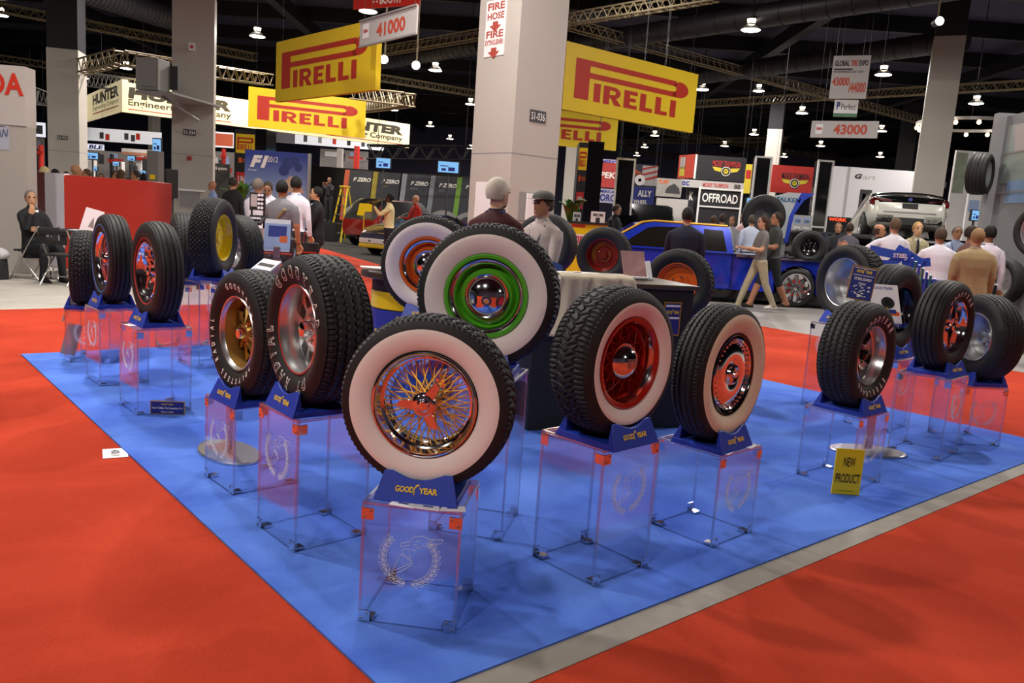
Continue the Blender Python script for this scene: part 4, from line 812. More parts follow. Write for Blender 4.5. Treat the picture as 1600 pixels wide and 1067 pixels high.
t, w, h = sign('booth_partition', 'dark booth back wall right of the left column', 'booth wall', (324, 255, 300, 358, 256, 300), 34, M_dkb, 34, .1, floor=True); text_on(t, 'lines & systems', w*.1, h*.75, w*.8, h*.15, M_wht, 0)
for lab, px, Y in (('pale grey booth partition behind the machines', (122, 233, 262, 200, 238, 268), 39), ('pale grey booth partition left of the grey cabinet', (203, 240, 268, 252, 243, 271), 38), ('pale grey booth partition left of the far left column', (44, 214, 262, 68, 216, 264), 38), ('pale grey booth partition right of the left column', (326, 236, 300, 366, 238, 302), 40), ('pale grey booth partition above the black posters', (500, 232, 258, 575, 237, 262), 44)):
    t, w, h = sign('booth_partition', lab, 'booth wall', px, Y, M_plb, Y, .1, floor=True); patch(t, w*.1, h*.55, w*.35, h*.85, M_wht); patch(t, w*.4, h*.3, w*.52, h*.8, M_dgry); patch(t, w*.6, h*.5, w*.9, h*.62, M_redp); patch(t, w*.62, h*.68, w*.8, h*.9, M_ltbl)
for i, (x, yt, wp, m, m2, k_, lab) in enumerate(((330, 240, 10, M_eq, M_wht, 0, 'pale machine right of the left column'), (347, 232, 12, M_wht, M_redp, 1, 'white machine with red arm right of the left column'), (55, 232, 10, M_dgry, M_dgry, 0, 'dark machine left of the far left column'), (530, 232, 12, M_eq, M_eq, 0, 'grey machine far behind the black posters'), (556, 228, 10, M_redp, M_redp, 0, 'red machine far behind the black posters'))): equip(lab, x, yt, wp, 37+i*.4, m, m2, k_)
# ================================================================ racing-tyre booth in the middle background
def tower(label, x0, x1, x2, yt, Y, sx=1):
    # black square tower: printed face between x0..x1 and plain side x1..x2
    p = A((x0+x1)/2, yt+3, Y); w = (x1-x0)*Y/FPX; d = (x2-x1)*Y/FPX; t = thing('booth_tower', label, 'tower', (A(x0, 330, Y).x, Y, 0), 0, 'black printed towers'); h = p.z
    MB().box((w/2, .4, h/2), (w, .8, h)).build('body', M_blk, t, smooth=0); MB().box((w+d/2, .45, h/2+.02), (d, .9, h+.04)).build('side_slab', M_gblk, t, smooth=0)
    patch(t, w*.06, h-.62, w*.97, h-.12, M_pyel, 'logo_panel'); mb = MB(); pirelli(mb, w*.12, h-.54, w*.78, .33, -.006); mb.build('lettering', M_pred, t, smooth=0)
    patch(t, w*.2, h-.88, w*.34, h-.74, M_orange, 'print'); text_on(t, 'SOTTOZERO', w*.36, h-.86, w*.6, .09, M_orange, .02); patch(t, w*.1, h-1.5, w*.9, h-1.12, M_redp, 'print'); text_on(t, 'LINEA', w*.2, h-1.42, w*.6, .2, M_wht, .02, y=-.006); text_on(t, 'F1', w*.2, h-2.2, w*.5, .34, M_wht, .05, .3); return t
tower('black printed tower left of the blue racing poster', 365, 397, 413, 199, 22); tower('black printed tower right of the near column', 897, 911, 935, 219, 19)
def gradmat(name, c0, c1, axis=2, lo=0., hi=1.):
    m = mat(name, c0, .45); nt = m.node_tree; N = nt.nodes; tc = N.new('ShaderNodeTexCoord'); sp = N.new('ShaderNodeSeparateXYZ'); nt.links.new(tc.outputs['Generated'], sp.inputs[0])
    rp = N.new('ShaderNodeValToRGB'); rp.color_ramp.elements[0].color = lin(c0); rp.color_ramp.elements[1].color = lin(c1); rp.color_ramp.elements[0].position = lo; rp.color_ramp.elements[1].position = hi
    nt.links.new(sp.outputs[axis], rp.inputs[0]); nt.links.new(rp.outputs[0], N['Principled BSDF'].inputs['Base Color']); return m
M_post = gradmat('blue_poster_print', '93a8c8', '2b3f94', 2, .55, .95)
t, w, h = sign('racing_poster', 'big blue racing poster reading F1 2012 behind the group of men', 'poster', (382, 236, 330, 481, 237, 334), 19.5, M_post, 19.5, .06, floor=True)
mb = MB(); mb.box((w+.03, .0, (h-t.location.z)/2), (.06, .1, h+t.location.z)); mb.build('frame_post', M_steel, t, smooth=0)
text_on(t, 'F1', w*.08, h*.72, w*.23, h*.2, M_lett, .06, .35); text_on(t, '2012', w*.36, h*.82, w*.16, h*.09, M_lett, .0); text_on(t, 'Formula 1', w*.06, h*.66, w*.14, h*.035, M_lett, 0)
M_cld = mat('cloudy_blue_print', '2a3a78', .5, 0, .4, 5)
mb = MB()
for i, (cx, cz, r) in enumerate(((.68, .82, .10), (.78, .86, .08), (.62, .70, .09), (.84, .76, .07))): flat_poly(mb, sector(w*cx, h*cz, 0.001, r*h, 0, 2*PI, 14)[:15], -.004-.0005*i, lambda a, b: (a, b))
mb.build('cloud_print', M_cld, t, smooth=0)
mb = MB(); flat_poly(mb, [(w*.55, h*.35), (w*.95, h*.35), (w*.85, h*.55), (w*.72, h*.62), (w*.62, h*.5)], -.0035, lambda a, b: (a, b)); mb.build('tower_print', mat('sunset_print', 'c9a88e', .5, 0, .2, 8), t, smooth=0)
t, w, h = sign('poster_wall', 'long black poster wall with slanted colour bars and four tire posters', 'booth wall', (484, 258, 335, 736, 277, 348), 36, M_gblk, 36, .15, floor=True); M_slate = mat('slate_poster', '34363e', .5, 0, .1, 2)
for x, col, sub in ((.245, 'c05a3c', ''), (.42, '9a8a34', 'SOFT'), (.60, '8f93a0', 'MEDIUM'), (.775, '7d828c', 'HARD'), (.94, '6f9a3a', '')):
    patch(t, 0, 0, 0, 0, mat('bar_'+col, col, .5), 'colour_bar', -.004, [(w*(x-.055), -.2), (w*(x-.025), -.2), (w*(x+.0), h*.97), (w*(x-.03), h*.97)])
    patch(t, 0, 0, 0, 0, M_slate, 'poster_print', -.0035, [(w*(x-.024), -.2), (w*(x+.115), -.2), (w*(x+.14), h*.97), (w*(x+.001), h*.97)]); text_on(t, 'P ZERO', w*(x+.022), h*.74, w*.105, h*.085, M_lett, .03, .3, 'lettering', -.006)
    if sub: text_on(t, sub, w*(x+.022), h*.65, w*.04, h*.04, mat('bar_'+col, col, .5), .01, .2, y=-.006)
    mb = MB(); flat_poly(mb, sector(w*(x+.06), -.3, .62, .82, R_(30), R_(150), 14), -.005, lambda a, b: (a, b)); mb.build('arc_print', M_gry, t, smooth=0)
# step ladder
g = G(538, 379); t = thing('step_ladder', 'yellow step ladder standing before the red off-roader', 'ladder', (g.x-.15, g.y+.4, 0), R_(-30)); zt = A(520, 291, g.y+.4).z; M_lad = mat('yellow_fibreglass', 'cdb31c', .45)
for sx in (-1, 1):
    MB().path([(sx*.30, -.45, 0), (sx*.16, 0, zt)], .045, 6, flat=.5).build('front_rail', M_lad, t); MB().path([(sx*.28, .45, 0), (sx*.15, .05, zt)], .04, 6, flat=.5).build('rear_rail', M_lad, t)
for i in range(5): f = (i+1)/6; MB().box((0, -.45+.45*f, zt*f), (.58-.26*f, .09, .03)).build('step', M_steel, t, smooth=0)
MB().box((0, .02, zt+.02), (.38, .22, .05)).build('top_cap', M_lad, t, smooth=0, bevel=.01)
# palms
M_leaf = mat('palm_leaf', '4c7a26', .5, 0, .35, 20); M_leaf2 = mat('dark_palm_leaf', '2f5a1e', .5, 0, .35, 20)
def palm(label, px, y0, y1, Y, n, spread, m, pot=True):
    base = A(px, y1, Y); top = A(px, y0, Y); t = thing('potted_palm', label, 'plant', (base.x, Y, 0)); H0 = max(.5, base.z); L = top.z-H0
    for i in range(n):
        a = 2*PI*i/n*2.4; out = spread*random.uniform(.4, 1); l = L*random.uniform(.7, 1.05); mb = MB(); d = Vector((math.cos(a), math.sin(a), 0)); s_ = Vector((-d.y, d.x, 0))
        pts = [Vector((0, 0, H0))+d*out*f**1.6+Vector((0, 0, l*(f-.35*f**3))) for f in np.linspace(0, 1, 7)]; ww = [.012, .04, .06, .065, .055, .035, .004]
        mb.rings([[p-s_*q, p+Vector((0, 0, .012)), p+s_*q, p-Vector((0, 0, .006))] for p, q in zip(pts, ww)]); mb.build('frond', m, t, smooth=60)
    MB().lathe([(0, 0), (0, .2), (.42, .27), (.46, .27), (.46, .22), (.40, 0)], 18, 'Z').build('pot', M_blk, t); MB().path([(0, 0, .4), (0, 0, H0)], .04, 8).build('stem', M_leaf2, t)
palm('green palm left of the blue racing poster', 376, 258, 330, 19.0, 16, .5, M_leaf); palm('big green palm behind the capped man', 891, 286, 360, 12.5, 30, .26, M_leaf2); palm('small leafy plant below the brochure rack', 412, 398, 420, 10.6, 16, .22, M_leaf)
for lab, x, y, Y in (('small white price card on a stem beside the big palm', 901, 345, 12.0), ('white card with a big figure on a stem beside the man in black', 934, 344, 15.0)):
    t, w, h = sign('stem_card', lab, 'card', (x-6 if Y < 13 else x-11, y-14, y+10, x+6 if Y < 13 else x+11, y-13, y+11), Y, M_vinyl, Y, .02); text_on(t, '1' if Y > 13 else '=', w*.35, h*.2, w*.3, h*.4, M_blk); text_on(t, 'MOM', w*.15, h*.68, w*.7, h*.2, M_dgry); MB().path([(w/2, .02, 0), (w/2, .02, -t.location.z)], .012, 6).build('stem', M_steel, t)
# ================================================================ right background: off-road booths
M_mtred = mat('mt_red_banner', 'b9302a', .5, 0, .05, 2); M_mtblk = mat('mt_black_banner', '242328', .5); M_mtyel = mat('wing_yellow', 'd8c23a', .5)
def wings(t, cx, cz, s, tc):
    # winged round badge with a slanted name above it
    mb = MB()
    for sx in (-1, 1):
        p = [(cx+sx*.1*s, cz-.10*s), (cx+sx*.5*s, cz-.02*s), (cx+sx*.62*s, cz+.14*s), (cx+sx*.1*s, cz+.10*s)]; flat_poly(mb, p if sx > 0 else p[::-1], -.004, lambda a, b: (a, b))
    mb.build('wing_print', M_mtyel, t, smooth=0)
    for r, m_, y in ((.23, M_blk, -.006), (.205, M_lett, -.008), (.175, M_blk, -.010), (.11, M_mtyel, -.012)):
        mb = MB(); flat_poly(mb, sector(cx, cz-.03*s, .001, r*s, 0, 2*PI, 24)[:25], y, lambda a, b: (a, b)); mb.build('badge_print', m_, t, smooth=0)
    text_on(t, 'ET', cx-.06*s, cz-.07*s, .12*s, .08*s, M_blk, .03, y=-.014); text_on(t, 'MICKEY THOMPSON', cx-.62*s, cz+.16*s, 1.24*s, .26*s, tc, .02, 0, y=-.016)
t, w, h = sign('hanging_banner', 'black winged-badge banner over the off-road board', 'banner', (1085, 242, 280, 1165, 246, 284), 30, M_mtblk, 30, .1); wings(t, w*.62, h*.42, h*.95, M_mtred); patch(t, w*.0, 0, w*.04, h, M_lett)
t, w, h = sign('hanging_banner', 'red side banner left of the black winged-badge banner', 'banner', (1060, 242, 278, 1086, 241, 279), 31, mat('orange_red_banner', 'cb3a22', .5), 30, .1); patch(t, w*.1, h*.1, w*.4, h*.5, M_mtyel); patch(t, w*.1, h*.4, w*.4, h*.9, M_vinyl)
t, w, h = sign('hanging_banner', 'yellow strip banner right of the black winged-badge banner', 'banner', (1163, 256, 302, 1179, 257, 303), 30, M_mtyel, 30, .1); patch(t, w*.1, h*.5, w*.6, h*.8, M_mtred)
t, w, h = sign('hanging_banner', 'red winged-badge banner between two black posts', 'banner', (1206, 258, 300, 1278, 261, 305), 27, M_mtred, 27, .1); wings(t, w*.5, h*.40, h*.82, M_mtblk)
for lab, x0, x1, yt, yb, Y in (('black square post left of the red winged-badge banner', 1183, 1204, 245, 330, 26), ('black square post right of the red winged-badge banner', 1281, 1300, 251, 375, 24), ('black square post left of the flag wheel banner', 967, 990, 248, 345, 22)):
    p = A(x0, yt, Y); w = (x1-x0)*Y/FPX; zb = 0
    t = thing('booth_post', lab, 'post', (p.x, Y, 0), 0, 'black booth posts'); MB().box((w/2, .2, p.z/2), (w, .4, p.z)).build('post', M_gblk, t, smooth=0); e = MB()
    for x in (-.03, w+.03): e.box((x, -.02, p.z/2), (.05, .05, p.z))
    e.box((w/2, -.02, p.z), (w+.1, .06, .05)); e.box((w/2, -.02, p.z*.48), (w+.1, .06, .05)); e.build('edge_rail', M_wht, t, smooth=0)
t, w, h = sign('offroad_sign', 'black sign with white OFFROAD letters behind the blue pickup', 'sign', (1092, 294, 322, 1158, 298, 326), 29, M_mtblk, 29, .1, floor=True); text_on(t, 'OFFROAD', w*.08, h*.25, w*.84, h*.5, M_lett, .02); mb = MB()
for x in (0, w): mb.box((x, -.02, 0), (.06, .06, h*2.2))
mb.box((w/2, -.02, h), (w, .05, .05)); mb.box((w/2, -.02, 0), (w, .05, .05)); mb.build('frame', M_wht, t, smooth=0)
t, w, h = sign('offroad_sign', 'short black sign ending in K left of the off-road sign', 'sign', (1072, 294, 320, 1089, 295, 321), 29.4, M_mtblk, 29.4, .1, floor=True); text_on(t, 'K', w*.3, h*.3, w*.35, h*.5, M_lett, .03)
t, w, h = sign('fascia_sign', 'thin white fascia with red script above the off-road sign', 'sign', (1062, 280, 293, 1162, 286, 297), 29.2, M_vinyl, 29.2, .1); text_on(t, 'MICKEY THOMPSON', w*.36, h*.2, w*.4, h*.55, M_mtred); text_on(t, 'ec', w*.03, h*.2, w*.12, h*.6, M_blup, .02); text_on(t, '88', w*.85, h*.2, w*.1, h*.6, M_blk)
t, w, h = sign('hanging_banner', 'red PEK banner right of the printed tower', 'banner', (929, 252, 291, 967, 256, 295), 27, mat('brick_red_banner', 'b03a38', .5, 0, .1, 2), 27, .1); text_on(t, 'EPEK', w*.06, h*.38, w*.8, h*.24, M_lett, .03, .1)
t, w, h = sign('hanging_banner', 'white strip reading AMERICA above the red PEK banner', 'banner', (931, 247, 255, 971, 251, 259), 27.2, mat('lilac_banner', 'aaa6c8', .5), 27.2, .1); text_on(t, 'AMERICA', w*.1, h*.1, w*.85, h*.75, M_blup)
t, w, h = sign('hanging_banner', 'white banner reading FORCE below the red PEK banner', 'banner', (929, 293, 315, 967, 297, 319), 26.8, mat('pale_lilac_banner', 'c4c0d6', .5), 26.8, .1); text_on(t, 'FORCE', w*.10, h*.12, w*.9, h*.5, M_blup, .03); text_on(t, 'AMERICAN', w*.1, h*.72, w*.8, h*.2, M_blup)
t, w, h = sign('hanging_banner', 'dark banner with stars and stripes right of the black post', 'banner', (990, 256, 293, 1027, 258, 292), 25, mat('navy_banner', '2b2d40', .5), 25, .1); patch(t, w*.35, h*.08, w, h*.95, M_vinyl)
for i in range(3): patch(t, 0, 0, 0, 0, M_mtred, 'stripe', -.006, [(w*.35, h*(.25+.25*i)), (w, h*(.45+.25*i)), (w, h*(.56+.22*i)), (w*.35, h*(.33+.25*i))])
text_on(t, 'Pro', w*.05, h*.5, w*.25, h*.25, M_orange, .04); mb = MB(); flat_poly(mb, sector(w*.28, h*.3, .05, .16, 0, 2*PI, 16), -.008, lambda a, b: (a, b)); mb.build('ring_print', M_lett, t, smooth=0)
t, w, h = sign('hanging_banner', 'navy banner reading RALLY WHEEL below the flag banner', 'banner', (986, 292, 322, 1022, 293, 322), 24.6, M_blup, 24.6, .1); text_on(t, 'ALLY', w*.28, h*.5, w*.6, h*.34, M_lett, .04); text_on(t, 'WHEEL', w*.12, h*.1, w*.6, h*.22, M_lett, .03)
t, w, h = sign('offroad_poster', 'grey poster with a buggy and orange word between the banners', 'poster', (1026, 277, 306, 1065, 281, 309), 28, mat('grey_buggy_print', '9a9690', .5, 0, .3, 6), 28, .1); text_on(t, 'TUFF', w*.06, h*.68, w*.4, h*.22, M_orange); patch(t, 0, 0, 0, 0, M_dgry, 'print', -.006, [(w*.35, h*.2), (w*.95, h*.2), (w*.9, h*.5), (w*.7, h*.75), (w*.5, h*.6), (w*.4, h*.45)])
t, w, h = sign('booth_wall', 'pale back wall of the booth under the buggy poster', 'booth wall', (1026, 309, 322, 1075, 312, 322), 29, M_vinyl, 29, .1, floor=True)
# curved pale panel with blue edge
t, w, h = sign('curved_panel', 'pale curved panel with a blue swoosh edge reading FALKEN', 'panel', (1196, 298, 352, 1270, 303, 357), 21, M_acr, 21, .02)
o = [(0, h*.55), (w*.15, h*.85), (w*.45, h), (w*.93, h), (w*.72, h*.75), (w*.55, h*.4), (w*.48, -.3), (w*.3, -.3), (w*.18, h*.1)]; bpy.data.objects.remove(t.children[0]); mb = MB(); mb.prism(o, 0, .05); mb.build('panel', mat('silver_panel', 'b9bec4', .35), t, smooth=0)
mb = MB(); mb.prism([(w*.72, h*1.01), (w*1.0, h*1.01), (w*.78, h*.78), (w*.62, h*.4), (w*.55, -.4), (w*.47, -.4), (w*.52, h*.3), (w*.62, h*.72)], -.01, .06); mb.build('swoosh', mat('vivid_blue', '2a43b8', .4), t, smooth=0); text_on(t, 'FALKEN', w*.20, h*.72, w*.50, h*.13, mat('teal_print', '2f5f86', .5), .03, .2, y=-.01)
MB().box((w*.4, .1, -t.location.z/2-.1), (.3, .1, t.location.z-.1)).build('foot', M_gry, t, smooth=0)
# white exhibitor wall far right
M_fw = mat('far_white_wall', 'b3b0b4', .6, 0, .03)
t, w, h = sign('booth_wall', 'tall pale exhibitor wall far behind the raised silver car', 'booth wall', (1296, 262, 345, 1452, 266, 360), 38, M_fw, 38, .2, floor=True); text_on(t, 'G', w*.22, h*.80, w*.07, h*.09, M_blk, .06, .3); text_on(t, 'art', w*.31, h*.80, w*.13, h*.07, M_gry, 0); patch(t, w*.30, h*.12, w*.42, h*.62, M_blk); patch(t, w*.33, h*.3, w*.36, h*.55, M_yelw); mb = MB(); mb.box((w*.17, -.02, h/2), (.06, .03, h)); mb.build('seam', M_gry, t, smooth=0)
t, w, h = sign('led_sign', 'red glowing ticker sign beside the black post', 'sign', (1293, 338, 347, 1330, 340, 348), 27, M_blk, 27, .1, floor=True); mb = MB(); put_text(mb, 'WORK', w*.05, h*.2, w*.75, h*.6, -.01, .03); mb.build('lettering', emat('led_red', (255, 70, 40), 2.5), t, smooth=0)
t, w, h = sign('notice_board', 'white board of small notices right of the curved panel', 'notice board', (1238, 335, 368, 1267, 337, 369), 23, M_vinyl, 23, .05, floor=True)
for i in range(2):
    for j in range(2): patch(t, w*(.08+.48*i), h*(.1+.45*j), w*(.45+.48*i), h*(.45+.45*j), M_ltbl if j else M_wht); text_on(t, '2200' if j else '3300', w*(.12+.48*i), h*(.18+.45*j), w*.28, h*.15, M_dgry, y=-.006)
# round lighting ring and tall showroom panels at the right
p = A(1520, 195, 30); t = thing('ring_light', 'round light ring with small bulbs above the right edge', 'light', p); mb = MB(); mb.lathe([(-.05, 1.75), (.05, 1.75), (.05, 1.85), (-.05, 1.85)], 40, 'Z', True); mb.build('ring', M_silv, t)
for i in range(16): a = 2*PI*i/16; MB().ball((1.8*math.cos(a), 1.8*math.sin(a), -.14), .075, 8, 6).build('bulb', emat('bulb_glow', (255, 214, 150), 9.), t)
mb = MB()
for i in range(3): a = 2*PI*i/3; mb.path([(1.8*math.cos(a), 1.8*math.sin(a), 0), (1.8*math.cos(a), 1.8*math.sin(a), 9.6-p.z)], .015, 4)
mb.build('cable', M_dark, t)
M_mix = mat('painting_print', '8f9a86', .5, 0, .6, 3)
t, w, h = sign('showroom_panel', 'tall white panel with a faded picture right of the leaning column', 'panel', (1490, 236, 300, 1517, 234, 305), 28, M_wht, 28, .1, floor=True); patch(t, w*.05, -h*.0, w*.7, h*.95, M_mix)
t, w, h = sign('showroom_panel', 'tall white panel with blue picture behind the hanging tire', 'panel', (1517, 236, 330, 1540, 238, 334), 26, M_wht, 26, .1, floor=True); patch(t, w*.1, h*.0, w*.8, h*.2, M_ltbl); patch(t, w*.3, h*.7, w*.9, h*.98, M_blup)
monitor('small blue screen low behind the tan suit man', 1518, 327, 1531, 345, 20)
# grey display wall at the right edge with tyres on it
M_gw = mat('grey_display_wall', '7d7f82', .45, 0, .05, 1.5)
a, b = A(1555, 300, 13.5), A(1660, 300, 11.6); t = thing('display_wall', 'tall grey display wall at the right edge with pale panels', 'booth wall', (a.x, a.y, 0), math.atan2(b.y-a.y, b.x-a.x)); ztop = A(1563, 176, 13.5).z; w = 3.2
MB().box((w/2, .06, ztop/2-.02), (w, .12, ztop-.06)).build('wall_panel', M_gw, t, smooth=0); MB().box((-.07, .04, ztop/2), (.16, .34, ztop)).build('end_post', mat('grey_post', '8d8f90', .45), t, smooth=0)
zz = lambda y: A(1590, y, 12.9).z
patch(t, .12, zz(285), w, zz(190), mat('pale_green_glass', '93a19a', .3, 0, .12, 1), 'glass_panel', -.004); patch(t, .34, zz(318), w, zz(282), mat('sky_print', '7f9cc0', .4, 0, .3, 2), 'picture', -.006); patch(t, .3, zz(238), w, zz(190), M_vinyl, 'white_panel', -.006, [(.30, zz(192)), (w, zz(192)), (w, zz(236)), (.42, zz(236))])
mb = MB()
for y in (236, 300): mb.box((w/2, -.006, zz(y)), (w-.1, .012, .03))
mb.build('rail', M_gry, t, smooth=0); WALL = t
# ================================================================ vehicles
def vwheel(t, x, y, r, w, side, m_rim=None, n=5, acc=None, rr=None):
    # wheel lying in the XZ plane, its face towards side (-1 = -y)
    rr = rr or r*.66; o = thing_part = None
    mb = MB(); mb.lathe([(-w/2, rr), (-w/2, r*.9), (-w*.36, r), (w*.36, r), (w/2, r*.9), (w/2, rr)], 32, 'Y'); wb = mb.build('wheel', M_rub, t, (x, y, r))
    f = side*w/2; mb = MB(); mb.lathe([(f*1.0, rr), (f*.9, rr*.93), (f*.5, rr*.88), (f*.35, rr*.3), (f*.5, 0)], 32, 'Y'); mb.build('rim', m_rim or M_alu, wb)
    mb = MB()
    for i in range(n):
        a = 2*PI*i/n; mb.M = Matrix.Rotation(a, 4, 'Y'); mb.box((0, f*.75, rr*.52), (rr*.22, w*.12, rr*.85))
    mb.M = Matrix(); mb.build('rim_spokes', m_rim or M_alu, wb, smooth=0)
    if acc:
        mb = MB()
        for i in range(n):
            a = 2*PI*(i+.5)/n; mb.M = Matrix.Rotation(a, 4, 'Y'); mb.box((0, f*.62, rr*.45), (rr*.22, w*.06, rr*.22))
        mb.M = Matrix(); mb.build('red_accent', acc, wb, smooth=0)
    MB().lathe([(f*1.0, 0), (f*.98, rr*.16), (f*.7, rr*.2)], 16, 'Y').build('centre_cap', M_chrome, wb)
def car(label, loc, rz, L, Wd, Hh, m, wr=.32, cat='car', rx=0., suv=False, roof_m=None):
    t = thing('car', label, cat, loc, rz); t.rotation_euler = (0, rx, rz); w = Wd/2
    if suv: S = [(0, .86, .40, .95, .95), (.03, .96, .32, 1.06, 1.10), (.08, .98, .30, 1.06, Hh*.9), (.14, .98, .3, 1.06, Hh), (.55, 1., .3, 1.04, Hh), (.66, 1., .3, 1.02, Hh*.82), (.74, 1., .3, 1.0, 1.03), (.93, .97, .32, .95, .98), (1, .86, .40, .80, .82)]
    else: S = [(0, .84, .36, .82, .82), (.03, .95, .26, .96, 1.0), (.13, .98, .24, 1.0, 1.04), (.26, 1., .22, .98, Hh*.92), (.38, 1., .22, .96, Hh), (.56, 1., .22, .94, Hh), (.68, 1., .22, .92, Hh*.84), (.77, 1., .22, .9, .94), (.93, .96, .26, .78, .81), (1., .80, .34, .62, .63)]
    def sec(x, ws, zb, zl, zr):
        ww = w*ws; top = zr > zl+.08; wt = ww*(.74 if top else .90)
        h = [(0, zb), (ww*.80, zb), (ww*.95, zb+.08), (ww, zb+(zl-zb)*.45), (ww*.97, zl-.06), (ww*.93, zl), (wt, zr-.03 if top else zr), (wt*.8, zr+.012), (0, zr+.02)]
        return [(x*L, -a, b) for a, b in h] + [(x*L, a, b) for a, b in h[-2:0:-1]]
    R0 = [sec(*q) for q in S]; body, glass = MB(), MB(); n = len(R0[0])
    for k in range(len(R0)-1):
        for i in range(n):
            j = (i+1) % n; ii = min(i, n-1-i); side = ii == 5; topf = ii in (6, 7)
            up0, up1 = S[k][4] > S[k][3]+.08, S[k+1][4] > S[k+1][3]+.08
            gl = (side and (up0 and up1)) or (topf and (up0 != up1 or (abs(S[k][4]-S[k+1][4]) > .12)))
            mb = glass if gl else body; mb.F(*[mb.P(p) for p in (R0[k][i], R0[k][j], R0[k+1][j], R0[k+1][i])])
    for r, fl in ((R0[0], 1), (R0[-1], 0)): body.F(*[body.P(p) for p in (r[::-1] if fl else r)])
    b = body.build('body', m, t, smooth=50); glass.build('windows', M_gblk, t, smooth=50)
    for fx in (.185, .80):
        for sd in (-1, 1):
            mb = MB(); mb.lathe([(sd*(w+.004), 0), (sd*(w+.004), wr*1.13), (sd*(w-.1), wr*1.13)], 24, 'Y'); mb.build('wheel_arch', M_blk, t, (fx*L, 0, wr+.02)); vwheel(t, fx*L, sd*(w-.07), wr, .22, sd)
    return t, w
# --- blue show pickup
M_blue = mat('candy_blue_paint', '1c35b4', .16, .25, .03, 3, 0, .5, .8)
def px_x(px, Y, z=.8): return A(px, 380, Y).x
YT = 16.6; x0, x1 = 1.15, 7.0; t = thing('pickup_truck', 'lowered bright blue pickup truck behind the walking woman', 'truck', (x0, YT, 0), 0); LT = x1-x0
fw, rw = 1.15, px_x(1252, YT)-x0; cb = px_x(1150, YT)-x0; wb = px_x(938, YT)-x0; r1 = px_x(1003, YT)-x0; r2 = px_x(1142, YT)-x0; wR = .39
def arch(c): return [(c+.46*math.cos(a), .39+.46*math.sin(a)) for a in np.linspace(PI*1.08, -PI*.08, 13)]
low = [(0, .25)] + [(0.0, .25)] + arch(fw) + arch(rw) + [(LT, .28), (LT, .98), (cb+.03, .98), (cb+.03, 1.0), (wb, 1.0), (.25, .93), (.02, .82)]
def lay(y, ins): c = (LT/2, .62); return [(c[0]+(a-c[0])*(1-ins*.35), y, c[1]+(b-c[1])*(1-ins)) for a, b in low[1:]]
MB().rings([lay(.06, .05), lay(0, .0), lay(1.85, .0), lay(1.91, .05)]).build('body', M_blue, t, smooth=30)
gh = [(wb, .99), (r1, 1.50), (r1+.25, 1.54), (r2-.1, 1.54), (r2, 1.50), (cb, .99)]
def gl(y, s): c = ((wb+cb)/2, 1.0); return [(c[0]+(a-c[0])*s, y+(.16 if b > 1.2 else 0)*(1 if y < .9 else -1), b) for a, b in gh]
MB().rings([gl(.06, 1), gl(1.79, 1)]).build('cab', M_blue, t, smooth=30)
def win(poly, name='side_window'):
    mb = MB(); f = lambda z: .06+.16*max(0, (z-.99)/.52)-.006
    ids = [mb.P((a, f(b), b)) for a, b in poly]; mb.F(*ids); mb.build(name, mat('smoked_window', '1a1613', .08, 0, .3, 6, 0, .5, .3), t, smooth=0)
bx = px_x(1100, YT)-x0; win([(wb+.42, 1.03), (r1+.16, 1.44), (bx-.22, 1.47), (bx-.22, 1.03)]); win([(bx+.02, 1.03), (bx+.02, 1.46), (r2-.14, 1.45), (r2-.04, 1.03)])
mb = MB(); mb.path([(wb, .05, 1.0), (r1, .2, 1.52), (r1+.25, .22, 1.56), (r2-.05, .22, 1.55)], .022, 6); mb.build('gold_trim_glint', M_gold, t)  # windscreen trim; its run along the roof paints a yellow lamp reflection
mb = MB(); mb.box(((cb+LT)/2+.03, -.005, .965), (LT-cb, .03, .035)); mb.build('bed_rail', M_chrome, t, smooth=0); mb = MB(); mb.box(((cb+LT)/2, .95, .985), (LT-cb-.15, 1.6, .02)); mb.build('bed_floor', M_gblk, t, smooth=0)
mb = MB(); mb.box((cb-.02, -.002, .62), (.02, .012, .7)); mb.box((bx-.12, -.002, .62), (.012, .012, .7)); mb.box((wb+.35, -.002, .62), (.012, .012, .7)); mb.build('door_seam', M_gblk, t, smooth=0)
MB().box((bx-.35, -.02, .90), (.16, .03, .03)).build('door_handle', M_chrome, t, smooth=0, bevel=.006); mb = MB(); mb.ball((wb+.38, -.14, 1.06), (.09, .07, .07)); mb.build('side_mirror', M_blue, t)
mb = MB(); mb.box((LT/2, .5, .17), (LT-.6, .9, .16)); mb.build('rocker_panel', M_gblk, t, smooth=0)
for c in (fw, rw):
    for s_, y in ((-1, .10), (1, 1.80)): vwheel(t, c, y, wR, .24, s_, M_chrome, 8, M_redp, .30)
MB().box((.0, .95, .72), (.06, 1.4, .22)).build('grille', M_chrome, t, smooth=0, bevel=.01)
MB().box((LT+.0, .95, .38), (.1, 1.7, .16)).build('rear_bumper', M_blue, t, smooth=0, bevel=.02)
def loose_tire(label, p, R, w, rr, yaw, m, style='block', lean=0.): 
    t, ty = new_tyre(label, p.x, p.y, p.z-R, yaw, R, w, rr, style, 200, 28, None, lean); steel = wheel_lathe('rim', rim_profile(rr, w, .012, [(w*.2, rr*.8), (w*.1, rr*.35), (w*.25, .03), (w*.25, 0)]), m, t, R, 48); lugs(t, R, 6, rr*.5, w*.14, rr*.06); return t
loose_tire('dark tire lying in the bed of the blue pickup', A(1264, 386, 17.6), .36, .25, .19, R_(-100), M_gblk)
t, w_ = car('dark off-road buggy with a big black tire behind the pickup bed', (4.4, 23.6, 0), R_(0), 2.8, 1.8, 1.5, M_gblk, .38, suv=True)
